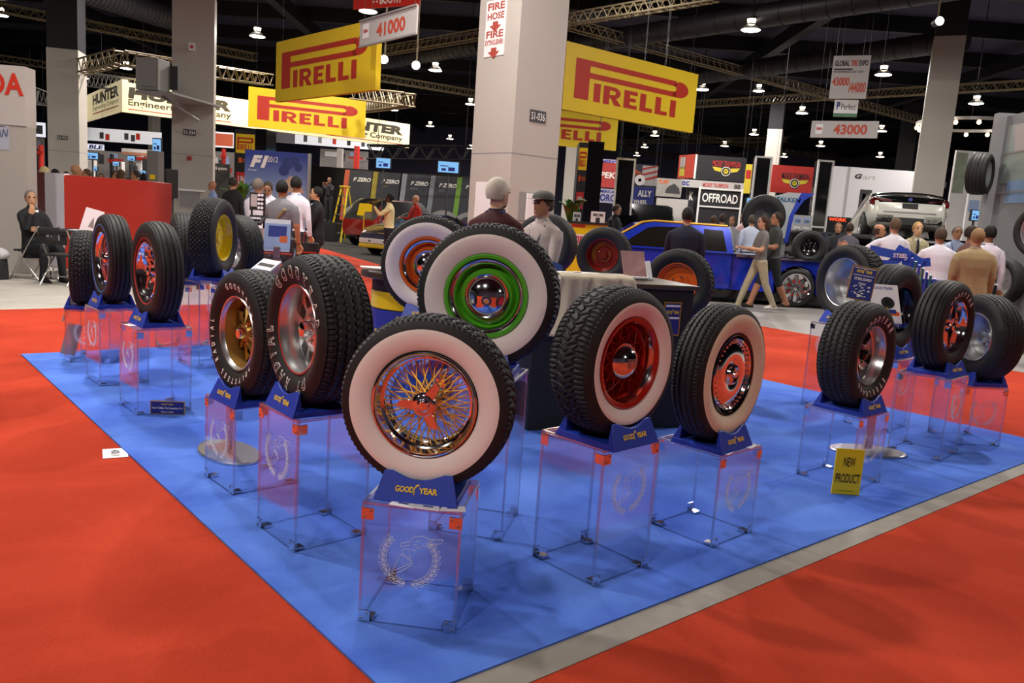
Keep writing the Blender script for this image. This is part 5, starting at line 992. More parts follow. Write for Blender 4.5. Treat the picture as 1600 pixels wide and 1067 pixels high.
loose_tire('big black tire with chrome beadlock wheel behind the walking woman', A(1193, 338, 20.0), .52, .34, .25, R_(-100), M_dgry, 'at')
t = loose_tire('broad tire hung high on the grey display wall', A(1531, 272, 13.3), .33, .30, .2, R_(138), M_alu, 'smooth')
loose_tire('tire with open spokes leaning low against the grey display wall', A(1566, 440, 12.4), .36, .22, .24, R_(196), M_gry, 'rib'); loose_tire('upright tire on the grey display wall cut by the right edge', A(1636, 362, 11.2), .40, .2, .30, R_(225), M_alu, 'rib')
# --- raised pearl saloon on a tilted ramp
M_pearl = mat('pearl_paint', 'd8d8ce', .22, .1, .03, 3, 0, .5, .6); TILT = R_(9)
c = A(1408, 360, 20.5); X0 = c.x; zt = c.z-.14
t = thing('display_ramp', 'dark tilted display ramp carrying the pearl saloon', 'ramp', (X0, 20.0, 0)); mb = MB()
for (a, b_, z0, z1, y0, y1) in ((-2.2, 1.7, zt-.22, zt-.02, -.6, 6.2),):
    v = [(a, y0, z1), (b_, y0, z1), (b_, y1, z1-math.tan(TILT)*(y1-y0)), (a, y1, z1-math.tan(TILT)*(y1-y0))]; mb.rings([[(x, y, z-.2) for x, y, z in v], v])
mb.build('deck', M_gblk, t, smooth=0); MB().box((-.2, .75, (zt-.62)/2), (3.2, 2.2, zt-.62)).build('plinth', M_dark, t, smooth=0); mb = MB(); mb.box((-.25, -.62, zt-.10), (3.9, .03, .05)); mb.build('edge_strip', M_gry, t, smooth=0)
mb = MB(); mb.prism([(-2.3, -.8), (-1.2, -.8), (-1.2, 5.), (-2.6, 5.)], zt-.08, zt-.03, 'XY'); mb.build('side_ramp', M_dgry, t, smooth=0)
LB = 4.7
t = thing('car', 'pearl white saloon raised on a ramp, seen from behind', 'car', (X0, 20.1, zt), 0); bpy.data.objects.remove(t)
t, w = car('pearl white saloon raised on a ramp, seen from behind', (X0+.0, 20.15, zt-.015), R_(76), LB, 1.86, 1.42, M_pearl, .33, rx=TILT)
for s_ in (-1, 1):
    mb = MB(); mb.rings([[(.02, s_*.42, .78), (.02, s_*.42, .90), (.03, s_*.84, .95), (.1, s_*.90, .90), (.05, s_*.86, .78)], [(.10, s_*.42, .78), (.10, s_*.42, .90), (.14, s_*.84, .95), (.22, s_*.92, .90), (.14, s_*.9, .78)]]); mb.build('tail_light', mat('tail_light_red', '5e0d10', .15, 0, .1, 10, 0, .5, .5), t, smooth=0)
    mb = MB(); mb.box((.03, s_*.55, .44), (.06, .42, .20)); mb.build('bumper_vent', M_gblk, t, smooth=0, bevel=.02)
    for k in (-.06, .06): mb = MB(); mb.lathe([(-.02, .035), (-.05, .045), (.06, .045)], 14, 'X'); mb.build('exhaust_tip', M_chrome, t, (.0, s_*.52+k, .40))
MB().box((-.002, 0, .76), (.03, .36, .13)).build('number_plate', M_blk, t, smooth=0); MB().box((.03, 0, .38), (.08, .7, .18)).build('diffuser', M_blk, t, smooth=0)
mb = MB(); mb.lathe([(-.02, 0), (-.02, .045), (.02, .045)], 18, 'X'); mb.build('round_badge', M_blup, t, (.04, 0, .93)); mb = MB(); mb.path([(.13, -.78, 1.03), (.08, -.4, 1.075), (.07, 0, 1.085), (.08, .4, 1.075), (.13, .78, 1.03)], .03, 6); mb.build('spoiler', M_gblk, t)
MB().box((-.0, 0, .60), (.03, 1.2, .03)).build('bumper_crease', M_gry, t, smooth=0)
# --- cars of the racing booth and beyond
t, w = car('dark red off-roader behind the yellow ladder', (A(560, 340, 29.5).x, 29.5, 0), R_(56), 4.7, 1.9, 1.72, mat('deep_red_paint', '7d1710', .22, .2, .04, 3, 0, .5, .6), .38, suv=True)
p = A(569, 327, 28.6); mb = MB(); mb.prism([(1.35*a_, 1.35*b_) for a_, b_ in [(-.18, -.16), (-.02, -.16), (.03, -.06), (.2, -.05), (.2, .15), (-.12, .15)]], -.02, .02); mb.path([(0, .02, 0), (0, .02, -p.z)], .015, 6); o = tag(mb.build('yellow_flag', M_yelw, loc=p, smooth=0), 'yellow notched board held against the red off-roader', 'board')
M_navy = mat('navy_race_paint', '141a44', .2, .1, .05, 3, 0, .5, .6)
t, w = car('dark blue racing car with white and yellow nose', (A(728, 350, 28).x, 28.0, 0), R_(236), 4.3, 1.85, 1.32, M_navy, .33, cat='racing car')
L = 4.3; mb = MB(); mb.box((L-.05, 0, .42), (.14, 1.5, .17)); mb.build('white_bumper', M_wht, t, smooth=0, bevel=.04); mb = MB(); mb.box((L-.03, 0, .27), (.18, 1.45, .12)); mb.build('yellow_splitter', M_yelw, t, smooth=0, bevel=.03)
for s_ in (-1, 1):
    mb = MB(); mb.ball((L*.95, s_*.62, .66), (.16, .15, .07)); mb.build('headlight', M_wht, t); mb = MB(); mb.ball((L-.0, s_*.3, .42), (.04, .05, .04)); mb.build('tow_hole', M_blk, t)
MB().box((L*.985, .15, .62), (.05, .35, .12)).build('yellow_plate', M_yelw, t, smooth=0); MB().box((L*.90, -.5, .78), (.3, .3, .04), ry=R_(8)).build('red_flash', M_redp, t, smooth=0); MB().box((L*.84, .3, .845), (.35, .4, .03), ry=R_(10)).build('white_panel', M_wht, t, smooth=0)
car('small bright yellow car far behind the man in black', (A(995, 340, 30).x, 30, 0), R_(250), 3.8, 1.7, 1.5, M_yelw, .34, suv=True)
car('black boxy off-roader behind the blue pickup cab', (A(1040, 340, 21).x, 24.6, 0), R_(262), 4.2, 1.9, 2.0, M_gblk, .42, suv=True)
# yellow promo counter behind the capped man
p = A(890, 365, 11.6); t = thing('promo_counter', 'yellow and white promo counter with red print behind the dark red wheel', 'counter', (p.x, 11.7, 0), R_(-4)); w = 60*11.6/FPX; h = A(912, 349, 11.6).z
MB().box((w/2, .25, h/2), (w, .5, h)).build('body', M_yelw, t, smooth=0, bevel=.01); patch(t, 0, h-.30, w, h-.16, M_wht, 'white_band'); text_on(t, 'TIRES', w*.1, h-.28, w*.5, .10, M_redp, .04, y=-.006); patch(t, w*.05, h-.06, w*.4, h-.02, M_redp, 'red_band'); MB().box((w/2, .25, h+.01), (w+.06, .56, .03)).build('worktop', M_blk, t, smooth=0)
p = A(960, 360, 18.7); t = thing('info_counter', 'long dark counter with pale top before the man in black', 'counter', (p.x, 18.9, 0)); MB().box((0, .2, .52), (1.5, .5, 1.04)).build('body', M_blk, t, smooth=0); MB().box((0, .2, 1.06), (1.6, .6, .04)).build('worktop', M_vinyl, t, smooth=0)
MB_ = MB(); MB_.lathe([(0, 0), (0, .12), (.30, .15), (.30, .13), (.03, .1), (.03, 0)], 16, 'Z'); tag(MB_.build('paper_cup', M_vinyl, loc=(p.x+.62, 19.1, 1.08)), 'pale bucket standing on the right end of the dark counter', 'bucket')
# ================================================================ people
ARM = {'down': ((.16, .02, -1), (.05, -.22, -1)), 'phone': ((.12, -.25, -.9), (-.25, -1, .12)), 'camera': ((.05, -.75, -.55), (-.35, -.55, .8)), 'fold': ((.25, -.25, -.9), (-.9, -.45, .1)), 'out': ((.5, -.5, -.7), (.6, -.7, .1)), 'hip': ((.45, .15, -.85), (-.5, -.3, -.75)), 'back': ((.15, .35, -.95), (.0, .1, -1)), 'fwd': ((.12, -.35, -.95), (.0, -.5, -.85)), 'lap': ((.2, -.1, -1), (-.35, -.9, -.1)), 'chin': ((.05, -.6, -.75), (-.25, -.05, 1)), 'cross': ((.25, -.35, -.9), (-.95, -.3, .15))}
def loft(mb, st, n=14):
    # st: (x, y, z, rx, ry) stations, closed ellipses
    mb.rings([[(x+rx*math.cos(2*PI*k/n), y+ry*math.sin(2*PI*k/n), z) for k in range(n)] for x, y, z, rx, ry in st])
def hand(mb, w, d, s, side):
    # palm, four unequal fingers and a thumb, curled a little towards the body
    d = d.normalized(); up = Vector((0, -1, 0)) if abs(d.y) < .8 else Vector((0, 0, 1)); sd = d.cross(up).normalized(); up = sd.cross(d).normalized()
    mb.rings([[w+d*t+sd*(a*rx)+up*(b*.014*s) for a, b in ((-1, -.6), (-1, .6), (0, 1), (1, .6), (1, -.6), (0, -1))] for t, rx in ((0, .026*s), (.045*s, .040*s), (.088*s, .040*s))])
    for k, ln in enumerate((.066, .074, .070, .054)):
        b = w+d*.08*s+sd*(-.030+.020*k)*s; mb.path([b, b+d*ln*.5*s-up*.006*s, b+d*ln*.8*s-up*.024*s, b+d*ln*.9*s-up*.038*s], [.0098*s, .0095*s, .0088*s, .007*s], 6)
    b = w+d*.02*s-sd*.024*s*side*1.; mb.path([b, b+d*.034*s-sd*.030*s*side-up*.012*s, b+d*.066*s-sd*.036*s*side-up*.026*s], [.013*s, .0115*s, .0085*s], 6)
def person(label, px, Y, top_y, face, shirt, pants, skin='b98a6c', hair='2a211c', style='short', arms=('down', 'down'), legs='stand', sleeves='long', turn=0, jacket=None, collar=None, tie=None, lanyard=None, shoe='1b1a1a', cap=None, glasses=False, bag=None, height=None, z0=0., build=1.0, pos=None, lean=0., nod=0., phone=False):
    P = A(px, top_y, Y) if pos is None else Vector(pos); Hp = height or (P.z-z0); sit = legs == 'sit'
    s = (Hp/1.74) if not sit else Hp/1.30; W = s*build
    T = thing('person', label, 'person', (P.x, P.y, z0), R_(face)); parts = []; seg = []
    sk, sh, pa, so = 0, 1, 2, 3; zo = -.42*s if sit else 0.; L_ = lean
    def pt(x, y, z): return Vector((x*s, (y-L_*(z-.9) if z > .9 else y)*s, z*s+zo))
    b = MB()
    tor = [(.80, .145, .105), (.90, .165, .118), (1.0, .150, .108), (1.10, .148, .105), (1.22, .172, .115), (1.34, .188, .112), (1.415, .178, .092), (1.455, .115, .072), (1.485, .06, .058)]
    if jacket: tor = [(.74, .18, .135), (.9, .185, .14), (1.02, .172, .128), (1.12, .170, .125), (1.24, .188, .13), (1.35, .20, .122), (1.42, .188, .098), (1.46, .118, .075), (1.49, .06, .06)]
    st = []
    for z, rx, ry in tor: c = pt(0, 0, z); st.append((0, c.y, c.z, rx*W, ry*W))
    loft(b, st); seg += [(pt(0, 0, .80 if not jacket else .70), pt(0, 0, .90 if not jacket else 1.02), .16*W, pa if not jacket and not sit else sh), (pt(-.07, 0, 1.04), pt(-.08, 0, 1.40), .12*W, sh), (pt(.07, 0, 1.04), pt(.08, 0, 1.40), .12*W, sh)]
    nk = pt(0, .0, 1.46); hd = pt(0, -.018-nod*.05, 1.625-nod*.02)
    b.path([nk-Vector((0, 0, .03*s)), hd-Vector((0, 0, .05*s))], [.058*s, .052*s], 10); seg.append((nk+Vector((0, 0, .035*s)), hd, .055*s, sk))
    Rt = Matrix.Rotation(R_(turn), 3, 'Z') @ Matrix.Rotation(nod*.6, 3, 'X')
    def hp(x, y, z): return hd + Rt @ Vector((x*s, y*s, z*s))
    hm = MB(); hm.M = Matrix.Translation(hd) @ Rt.to_4x4(); hs = [(-.120, .020, .03, -.045), (-.108, .040, .052, -.035), (-.075, .056, .076, -.018), (-.03, .068, .090, -.004), (.02, .075, .098, .004), (.065, .070, .092, .008), (.095, .050, .066, .010), (.112, .020, .026, .010)]
    hm.rings([[(rx*s*math.cos(2*PI*k/16), (yo+ry*math.sin(2*PI*k/16))*s, z*s) for k in range(16)] for z, rx, ry, yo in hs])
    hm.rings([[(x*s, y*s, z*s) for x, y in ((-wd, yb), (0, yf), (wd, yb), (0, yb+.02))] for z, wd, yb, yf in ((-.048, .017, -.080, -.112), (-.036, .018, -.080, -.116), (.0, .011, -.082, -.104), (.02, .008, -.08, -.094))])
    for sx in (-1, 1): hm.ball((sx*.074*s, .012*s, -.012*s), (.012*s, .020*s, .030*s), 8, 6)
    b.add(hm.v, hm.f); seg.append((hd, hd+Vector((0, 0, .02)), .11*s, sk))
    hands = []
    for i, sx in enumerate((-1, 1)):
        pose = arms[i]; pose = ARM[pose] if isinstance(pose, str) else pose
        S0 = pt(sx*.172*build, 0, 1.382); e = Vector((pose[0][0]*sx, pose[0][1], pose[0][2])).normalized()*.285*s; E = S0+e; f_ = Vector((pose[1][0]*sx, pose[1][1], pose[1][2])).normalized()*.25*s; Wp = E+f_
        k = 1.12 if jacket else 1.0; lng = sleeves == 'long'
        b.path([S0-e*.06, S0+e*.25, S0+e*.7, E], [.040*W*k, .056*W*k, .050*W*k, .044*W*k], 10); b.path([E-f_*.04, E+f_*.3, E+f_*.75, Wp], [.044*s*k, .042*s*k, .035*s*k, .030*s*k if not lng else .036*s], 10)
        seg += [(S0, S0+e*(.95 if lng else .66), .056*W, sh), (S0+e*(.95 if lng else .70), E, .045*s, sh if lng else sk), (E, E+f_*.93, .042*s, sh if lng else sk), (Wp-f_*.04, Wp+f_*.5, .03*s, sk)]; hands.append((Wp-f_.normalized()*.012*s, f_, sx))
    fw = {'stand': ((.0, .0), (.0, .0)), 'walk': ((-.30, .0), (.30, .05)), 'step': ((-.12, 0), (.12, .02))}
    feet = []
    for i, sx in enumerate((-1, 1)):
        if sit: hip = pt(sx*.09, 0, .90); kn = hip+Vector((sx*.03, -.43, .02))*s; an = kn+Vector((0, .04-.10*i, -.43))*s
        else:
            dy, lift = fw[legs][i]; hip = pt(sx*.088, 0, .88); kn = pt(sx*.098, dy*.45-.03, .49); an = pt(sx*.10, dy, .085+lift)
        kk = 1.12
        b.path([hip+Vector((0, 0, .05*s)) if not sit else hip, hip.lerp(kn, .3), hip.lerp(kn, .75), kn], [.090*W*kk, .086*W*kk, .066*s*kk, .060*s*kk], 12); b.path([kn, kn.lerp(an, .3), kn.lerp(an, .8), an-Vector((0, 0, .02*s))], [.060*s*kk, .058*s*kk, .048*s*kk, .050*s*kk], 12)
        sp = so if pants != 'shorts' else sk; seg += [(hip, kn, .085*W, pa), (kn, an, .058*s, pa if pants != 'shorts' else sk)]
        b.rings([[(an.x+wx*s*a, an.y+yy*s, an.z+(-.085+(zz if c > 0 else 0))*s) for a, c in ((-1, -1), (-1, .5), (-.6, 1), (.6, 1), (1, .5), (1, -1))] for yy, wx, zz in ((.07, .03, .06), (.05, .038, .085), (-.04, .042, .08), (-.12, .046, .05), (-.175, .034, .03))])
        seg.append((an+Vector((0, .03, -.07))*s, an+Vector((0, -.15, -.075))*s, .04*s, so))
    raw = b.mesh('raw', M_blk, 0); o = bpy.data.objects.new('raw', raw); COL.objects.link(o); m = o.modifiers.new('r', 'REMESH'); m.mode = 'VOXEL'; m.voxel_size = .0145*max(.9, s); sm = o.modifiers.new('s', 'SMOOTH'); sm.factor = .5; sm.iterations = 5
    me = bpy.data.meshes.new_from_object(o.evaluated_get(bpy.context.evaluated_depsgraph_get())); bpy.data.objects.remove(o); bpy.data.meshes.remove(raw)
    nv = len(me.vertices); co = np.zeros(nv*3); me.vertices.foreach_get('co', co); co = co.reshape(-1, 3); faces = [tuple(p.vertices) for p in me.polygons]; bpy.data.meshes.remove(me)
    fc = np.array([co[list(f)].mean(0) for f in faces]); best = np.full(len(fc), 1e9); idx = np.zeros(len(fc), int)
    for a, c, r, k in seg:
        a, c = np.array(a), np.array(c); d = c-a; u = np.clip(((fc-a)@d)/max(1e-9, d@d), 0, 1); dist = np.linalg.norm(fc-(a+u[:, None]*d), axis=1)/r; w_ = dist < best; best[w_] = dist[w_]; idx[w_] = k
    if not sit and not jacket: idx[(idx <= 2) & (idx > 0) & (fc[:, 2] > .93*s) & (fc[:, 2] < 1.12*s) & (np.abs(fc[:, 0]) < .17*W)] = sh
    if pants == 'shorts': pc = '23262c'
    else: pc = pants
    B = MB(); B.v = [tuple(q) for q in co]; B.f = faces; B.m = [int(q) for q in idx]
    for w_, f_, sx in hands: B.mi = sk; hand(B, w_, f_, s, sx)
    jc = jacket or shirt
    cm = lambda c, kind: mat(kind+'_'+c, c, .75 if kind != 'skin' else .5, 0, .10, 25 if kind != 'skin' else 60, 0, .3)
    B.build('body', [cm(skin, 'skin'), cm(jc, 'cloth'), cm(pc, 'cloth'), cm(shoe, 'shoe')], T, smooth=60)
    # hair and face
    H_ = MB(); H_.M = Matrix.Translation(hd) @ Rt.to_4x4()
    if style in ('short', 'thin', 'long'):
        kx = 1.0 if style != 'thin' else .985; zlim = {'short': -.035, 'long': -.10, 'thin': -.05}[style]
        def hf(u, v):
            th = 2*PI*u; ph = -.62+v*(PI/2+.62); x = .083*kx*math.cos(ph)*math.cos(th); y = .016+.104*kx*math.cos(ph)*math.sin(th); z = .012+.112*kx*math.sin(ph)
            fr = max(0, -math.sin(th)); zmin = .062*fr**.6-.06*(1-fr); z = max(z, zmin) if z < zmin else z
            return (x*s, max(y, -.092 if z > .05 else -.06)*s, z*s)
        H_.grid(hf, 20, 10); H_.build('hair', cm(hair, 'hair'), T, smooth=80)
        if style == 'long': q = MB(); q.M = H_.M; loft(q, [(0, .055*s, -.22*s, .06*s, .03*s), (0, .06*s, -.12*s, .085*s, .05*s), (0, .045*s, .0, .088*s, .075*s), (0, .02*s, .09*s, .06*s, .06*s)]); q.build('long_hair', cm(hair, 'hair'), T, smooth=80)
    elif style == 'fringe':
        q = MB(); q.M = H_.M; q.rings([[((.079*math.cos(a))*s, (.014+.100*math.sin(a))*s*1., z*s) for a in np.linspace(-.25, PI+.25, 14)] + [((.068*math.cos(a))*s, (.01+.085*math.sin(a))*s, z*s) for a in np.linspace(PI+.25, -.25, 14)] for z in (-.06, -.01, .03)]); q.build('hair', cm(hair, 'hair'), T, smooth=60)
    F_ = lambda: None
    for sx in (-1, 1):
        e = MB(); e.M = H_.M; e.ball((sx*.030*s, -.086*s, .008*s), (.013*s, .010*s, .007*s), 8, 6); e.build('eye', mat('eye_dark', '2a1f1a', .3), T)
        e = MB(); e.M = H_.M; e.path([(sx*.014*s, -.094*s, .026*s), (sx*.03*s, -.093*s, .031*s), (sx*.048*s, -.082*s, .026*s)], .0045*s, 5); e.build('eyebrow', cm(hair, 'hair'), T)
    e = MB(); e.M = H_.M; e.ball((0, -.088*s, -.072*s), (.024*s, .010*s, .006*s), 10, 5); e.build('mouth', mat('lips', '8a4a40', .5), T)
    if cap:
        q = MB(); q.M = H_.M; q.lathe([(.046*s, .104*s), (.078*s, .102*s), (.105*s, .082*s), (.125*s, .045*s), (.13*s, 0)], 20, 'Z'); q.grid(lambda u, v: ((u-.5)*.15*s*(1-.25*v), (-.075-.115*v+.5*(u-.5)**2*.12)*s, (.056-.012*v-.4*(u-.5)**2*.05)*s), 8, 4); q.build('cap', cm(cap, 'cloth'), T, smooth=50)
    if glasses:
        q = MB(); q.M = H_.M
        for sx in (-1, 1): q.path([(sx*.032*s+.02*s*math.cos(a), -.100*s, .006*s+.015*s*math.sin(a)) for a in np.linspace(0, 2*PI, 11)], .002*s, 4, False); q.path([(sx*.052*s, -.10*s, .008*s), (sx*.078*s, .01*s, .008*s)], .002*s, 4)
        q.build('glasses', M_blk, T)
    if collar:
        q = MB(); c = pt(0, -.004, 1.478); loft(q, [(0, c.y, c.z-.02*s, .078*s, .074*s), (0, c.y-.004*s, c.z+.022*s, .066*s, .066*s)]); q.build('collar', cm(collar, 'cloth'), T)
    if jacket and shirt:
        q = MB(); a, c, d = pt(0, -.134*build, 1.16), pt(-.055, -.088*build, 1.455), pt(.055, -.088*build, 1.455); q.rings([[a, d, c], [a+Vector((0, .03, 0)), d+Vector((0, .03, 0)), c+Vector((0, .03, 0))]]); q.build('shirt_front', cm(shirt, 'cloth'), T, smooth=0)
    if tie: q = MB(); q.path([pt(0, -.098, 1.45), pt(0, -.135, 1.36), pt(0, -.142, 1.2)], [.014*s, .02*s, .026*s], 6, flat=.35); q.build('tie', cm(tie, 'cloth'), T)
    if lanyard:
        q = MB(); 
        for sx in (-1, 1): q.path([pt(sx*.055, .055, 1.478), pt(sx*.088, .02, 1.468), pt(sx*.08, -.07, 1.44), pt(sx*.05, -.127, 1.3), pt(0, -.128, 1.15)], .006*s, 5)
        q.box(pt(0, -.134, 1.10), (.07*s, .008*s, .09*s)); q.build('lanyard', cm(lanyard, 'cloth'), T)
    if bag:
        q = MB(); q.path([pt(-.17, -.02, 1.42), pt(-.09, .125, 1.33), pt(.06, .135, 1.12), pt(.20, .09, .95)], .022*s, 6, flat=.4, updir=(0, 1, 0)); q.path([pt(-.17, -.02, 1.42), pt(-.02, -.135, 1.2), pt(.19, -.06, .97)], .022*s, 6, flat=.4, updir=(0, 1, 0)); q.build('bag_strap', cm(bag, 'cloth'), T)
        q = MB(); q.box(pt(.235, .05, .80), (.10*s, .26*s, .30*s)); q.build('shoulder_bag', cm(bag, 'cloth'), T, bevel=.02)
    T['s'] = s; del T['s']
    if phone:
        w_, f_, sx = hands[0]; q = tag(MB().box((0, 0, 0), (.09*s, .06*s, .06*s)).build('camera', M_gblk, loc=T.matrix_basis @ (w_+f_.normalized()*.11*s+Vector((.05*s, -.02*s, 0))), rot=(0, 0, R_(face)), smooth=0, bevel=.008), 'small black camera held up by '+phone, 'camera')
    return T
# near the display
person('grey-white haired man in maroon jersey seen from behind the green wheel', 779, 6.5, 278, 158, '42191c', '2a2a30', 'c49a7e', 'c9bfae', 'short', turn=-25, collar='2c2432', lanyard='3a4a86', build=1.08)
person('man in dark grey cap and pale grey work shirt facing left', 852, 7.2, 300, -40, 'b9aaa5', '3a3a40', 'c08a68', '4a3a2c', 'short', turn=-8, collar='c2b4b0', cap='55524e', lanyard='55555c', build=1.08, arms=('down', 'fwd'))
person('man in dark navy shirt seen from behind before the blue pickup', 1076, 11.2, 324, 170, '15182a', '15161c', 'b07a5c', '15120f', 'short', arms=('down', 'fwd'), build=1.15)
person('woman with brown hair, grey tee and khaki cargo pants walking left', 1196, 15.3, 337, -82, '6f6b68', 'a3977f', 'bd8d70', '3a241a', 'long', arms=('phone', 'phone'), legs='walk', sleeves='short', shoe='d9d5d0', build=.92, nod=.2)
person('man in dark tee and shorts walking behind the woman', 1216, 15.9, 332, -82, '3a3c3a', 'shorts', 'a8745a', '2a1d16', 'short', arms=('down', 'phone'), legs='walk', sleeves='short', shoe='201f1f')
# racing booth
person('dark skinned man in pale yellow shirt taking a photo', 610, 20.0, 302, -78, 'e3cf9a', '26242a', '4a3226', '17110e', 'short', arms=('camera', 'camera'), phone='the man in pale yellow shirt', build=1.08)
person('bald man in red shirt with dark strap beside the blue racing car', 651, 22.5, 305, -50, 'b02a24', '2c2c34', 'b98466', '6a5a4c', 'bald', arms=('phone', 'down'), lanyard='1c1a1c')
person('man in grey polo with a shoulder bag seen from behind', 441, 11.4, 282, 172, '77757a', '3c4048', 'b07c5a', '14110f', 'short', arms=('down', 'fwd'), sleeves='short', bag='7d6a48', build=1.12)
person('grey haired man in white shirt behind the brochure rack', 403, 13.2, 279, 165, 'd9d4de', '8d7a62', 'b88a6c', '6a6058', 'short', arms=('down', 'fwd'), build=1.05)
person('man with glasses bending in beside the grey polo man', 422, 14.2, 283, -20, 'd2cdd6', '30303a', 'b58465', '3a2e26', 'short', glasses=True, nod=.8, turn=30, arms=('fwd', 'fwd'))
person('dark haired man in white shirt right of the grey polo man', 463, 13.0, 276, 170, 'dcd8e2', '26262c', 'b27d5c', '17130f', 'short', arms=('down', 'fwd'), collar='dcd8e2', lanyard='2c3a86')
person('smiling man in black suit facing left beside the ladder', 496, 14.0, 292, -70, 'e5e2e6', '17171a', 'c2906c', '151210', 'short', jacket='151518', arms=('down', 'fwd'), build=1.05)
person('man in dark suit seen from behind near the green palm', 364, 18.2, 277, 165, 'd0ccd4', '17171b', 'a87a5c', '2c241e', 'short', jacket='1a191d')
person('far bald man in light blue shirt beside the left column', 333, 21.5, 283, -60, '8fa3cc', '2a2c36', 'b27f60', '8a6a50', 'bald')
person('man partly behind the ladder top holding something grey', 515, 31.5, 277, -10, '2a2a2e', '222226', '8a5f48', '4a382c', 'bald', arms=('camera', 'camera'), z0=.75)
tag(MB().box((0, 0, .37), (.8, .8, .75)).build('platform', M_blk, loc=(A(515, 300, 31.5).x-.1, 31.7, 0), smooth=0), 'low black platform behind the yellow ladder', 'platform')
# seated at left
g = SEATED; person('elderly man in black jacket sitting with a hand on his cheek', 0, 0, 0, 62, 'e2dfe6', '191a1e', 'b98b68', '6d6560', 'short', jacket='1b1c1f', legs='sit', arms=('chin', 'cross'), pos=(g[0], g[1], 0), height=1.32, turn=-22, lean=-.12)
# heads behind the red counter
for px, Y, ty, hair, st, sh, face, lab in ((54, 19, 265, '2a221d', 'short', '30303a', 170, 'dark haired visitor at the far left end behind the red counter'), (69, 18, 260, 'cdb887', 'long', '8a8a92', 175, 'blond visitor behind the white end panel of the counter'), (86, 20, 264, '1c1714', 'short', '26262c', 170, 'black haired visitor before the far left column'), (117, 17.5, 257, '8a5f45', 'bald', '2440b0', 120, 'bald visitor in bright blue shirt behind the red counter'), (104, 21, 268, '3a2a20', 'short', '8a8078', 60, 'low visitor left of the bright blue shirt'), (136, 20, 264, '5a4030', 'short', 'a9a4a4', -40, 'red faced visitor right of the bright blue shirt'), (158, 23, 271, '2a2320', 'short', '39465c', 20, 'small far visitor low behind the counter middle'), (189, 19, 265, '4a3520', 'long', '4a3a2a', 178, 'long haired visitor leaning behind the counter middle'), (180, 22, 267, '1f1a18', 'short', '4a2a2a', 40, 'dark haired visitor beside the long haired one'), (213, 22, 266, '3a2a22', 'short', '5a2a30', -60, 'visitor in maroon top near the grey cabinet'), (225, 19, 271, '15120f', 'short', '1e1e22', 170, 'black haired visitor next to the grey cabinet')):
    person(lab, px, Y, ty, face, sh, '2a2a30', 'b5835f', hair, st, arms=('fwd', 'fwd'), build=.95)
# behind the pickup and in the middle distance
person('man in black tee working at the dark counter', 962, 19.8, 319, 60, '141416', '1c1c20', 'b07c60', '4a3a2e', 'short', sleeves='short', arms=('fwd', 'fwd'), nod=.5, build=1.15)
for px, Y, ty, face, sh, hair, lab in ((1116, 21.4, 337, 150, 'a9b6cc', '4a3526', 'visitor in light blue shirt left of the group behind the pickup'), (1130, 19.0, 334, 170, '9fb0cf', '33241b', 'brown haired visitor in blue shirt behind the pickup'), (1145, 20.9, 338, -30, 'd6d2d8', '5a3c2a', 'visitor in white shirt facing out behind the pickup'), (1163, 21.8, 333, 20, 'c9a3a6', '9a7a50', 'fair haired visitor in pink shirt behind the pickup'), (1176, 19.5, 336, 172, 'c3cbdd', '4e4436', 'visitor in pale blue shirt seen from behind, left of the walking woman'), (933, 21, 340, -30, 'd8cfd0', '7a5238', 'distant visitor in white behind the big palm'), (1311, 18.95, 348, -15, '26262a', '6a4a3a', 'distant seated-looking man in black beside the red ticker'), (1329, 18.8, 349, 160, '5a5560', '33241b', 'distant visitor beside the dark ramp')):
    person(lab, px, Y, ty, face, sh, '24252c', 'b58566', hair, 'short', arms=('fwd', 'down'))
# talking group at the right
person('balding man in dark suit left of the talking group', 1374, 15.0, 350, 60, '9a9aa6', '1a1a1f', 'b27c5e', '3a2c24', 'fringe', jacket='20222a')
person('man in white shirt stretching out his left arm, seen from behind', 1401, 13.2, 341, 176, 'd9d3dc', '25252c', 'b9886a', '5a4636', 'short', arms=('down', ((.75, -.25, -.6), (.85, -.5, .25))), build=1.1)
person('blond young man in beige suit and dark tie', 1435, 15.0, 347, -5, 'e8e4e4', '8d8064', 'd0a07e', 'a8854e', 'short', jacket='a39878', tie='1c1c22')
person('broad man in white shirt seen from behind, centre of the talking group', 1473, 11.8, 356, 168, 'd8d1da', '1d1d22', 'b0795a', '4a382c', 'short', arms=('down', 'fold'), build=1.15, lean=.05)
person('grey haired man in light blue shirt with lanyard', 1497, 14.4, 353, -12, 'b3c2e2', '2a2c34', 'b58364', '6a625c', 'short', lanyard='4a6ab8', arms=('fold', 'down'))
person('dark haired man half hidden by the tan suit', 1519, 12.6, 353, 100, '6a4a44', '26262c', '8a5a44', '2c1f1a', 'short')
person('man in tan suit seen from behind, at the right', 1530, 10.4, 357, 172, 'dcd6d6', '8d7850', 'b98a6a', '8a6a48', 'short', jacket='98835e', collar='e0dada', build=1.15)
person('black haired man in white shirt right of the tan suit', 1549, 11.6, 352, 165, 'd5cdd8', '1f1f25', 'a8765a', '14110f', 'short', collar='d5cdd8', lanyard='5a4a7a')
# ================================================================ things among the tyres
M_plq = mat('navy_plaque', '1e2a7c', .4, 0, .05); M_gfr = mat('gold_frame', 'b58a3a', .4, .5)
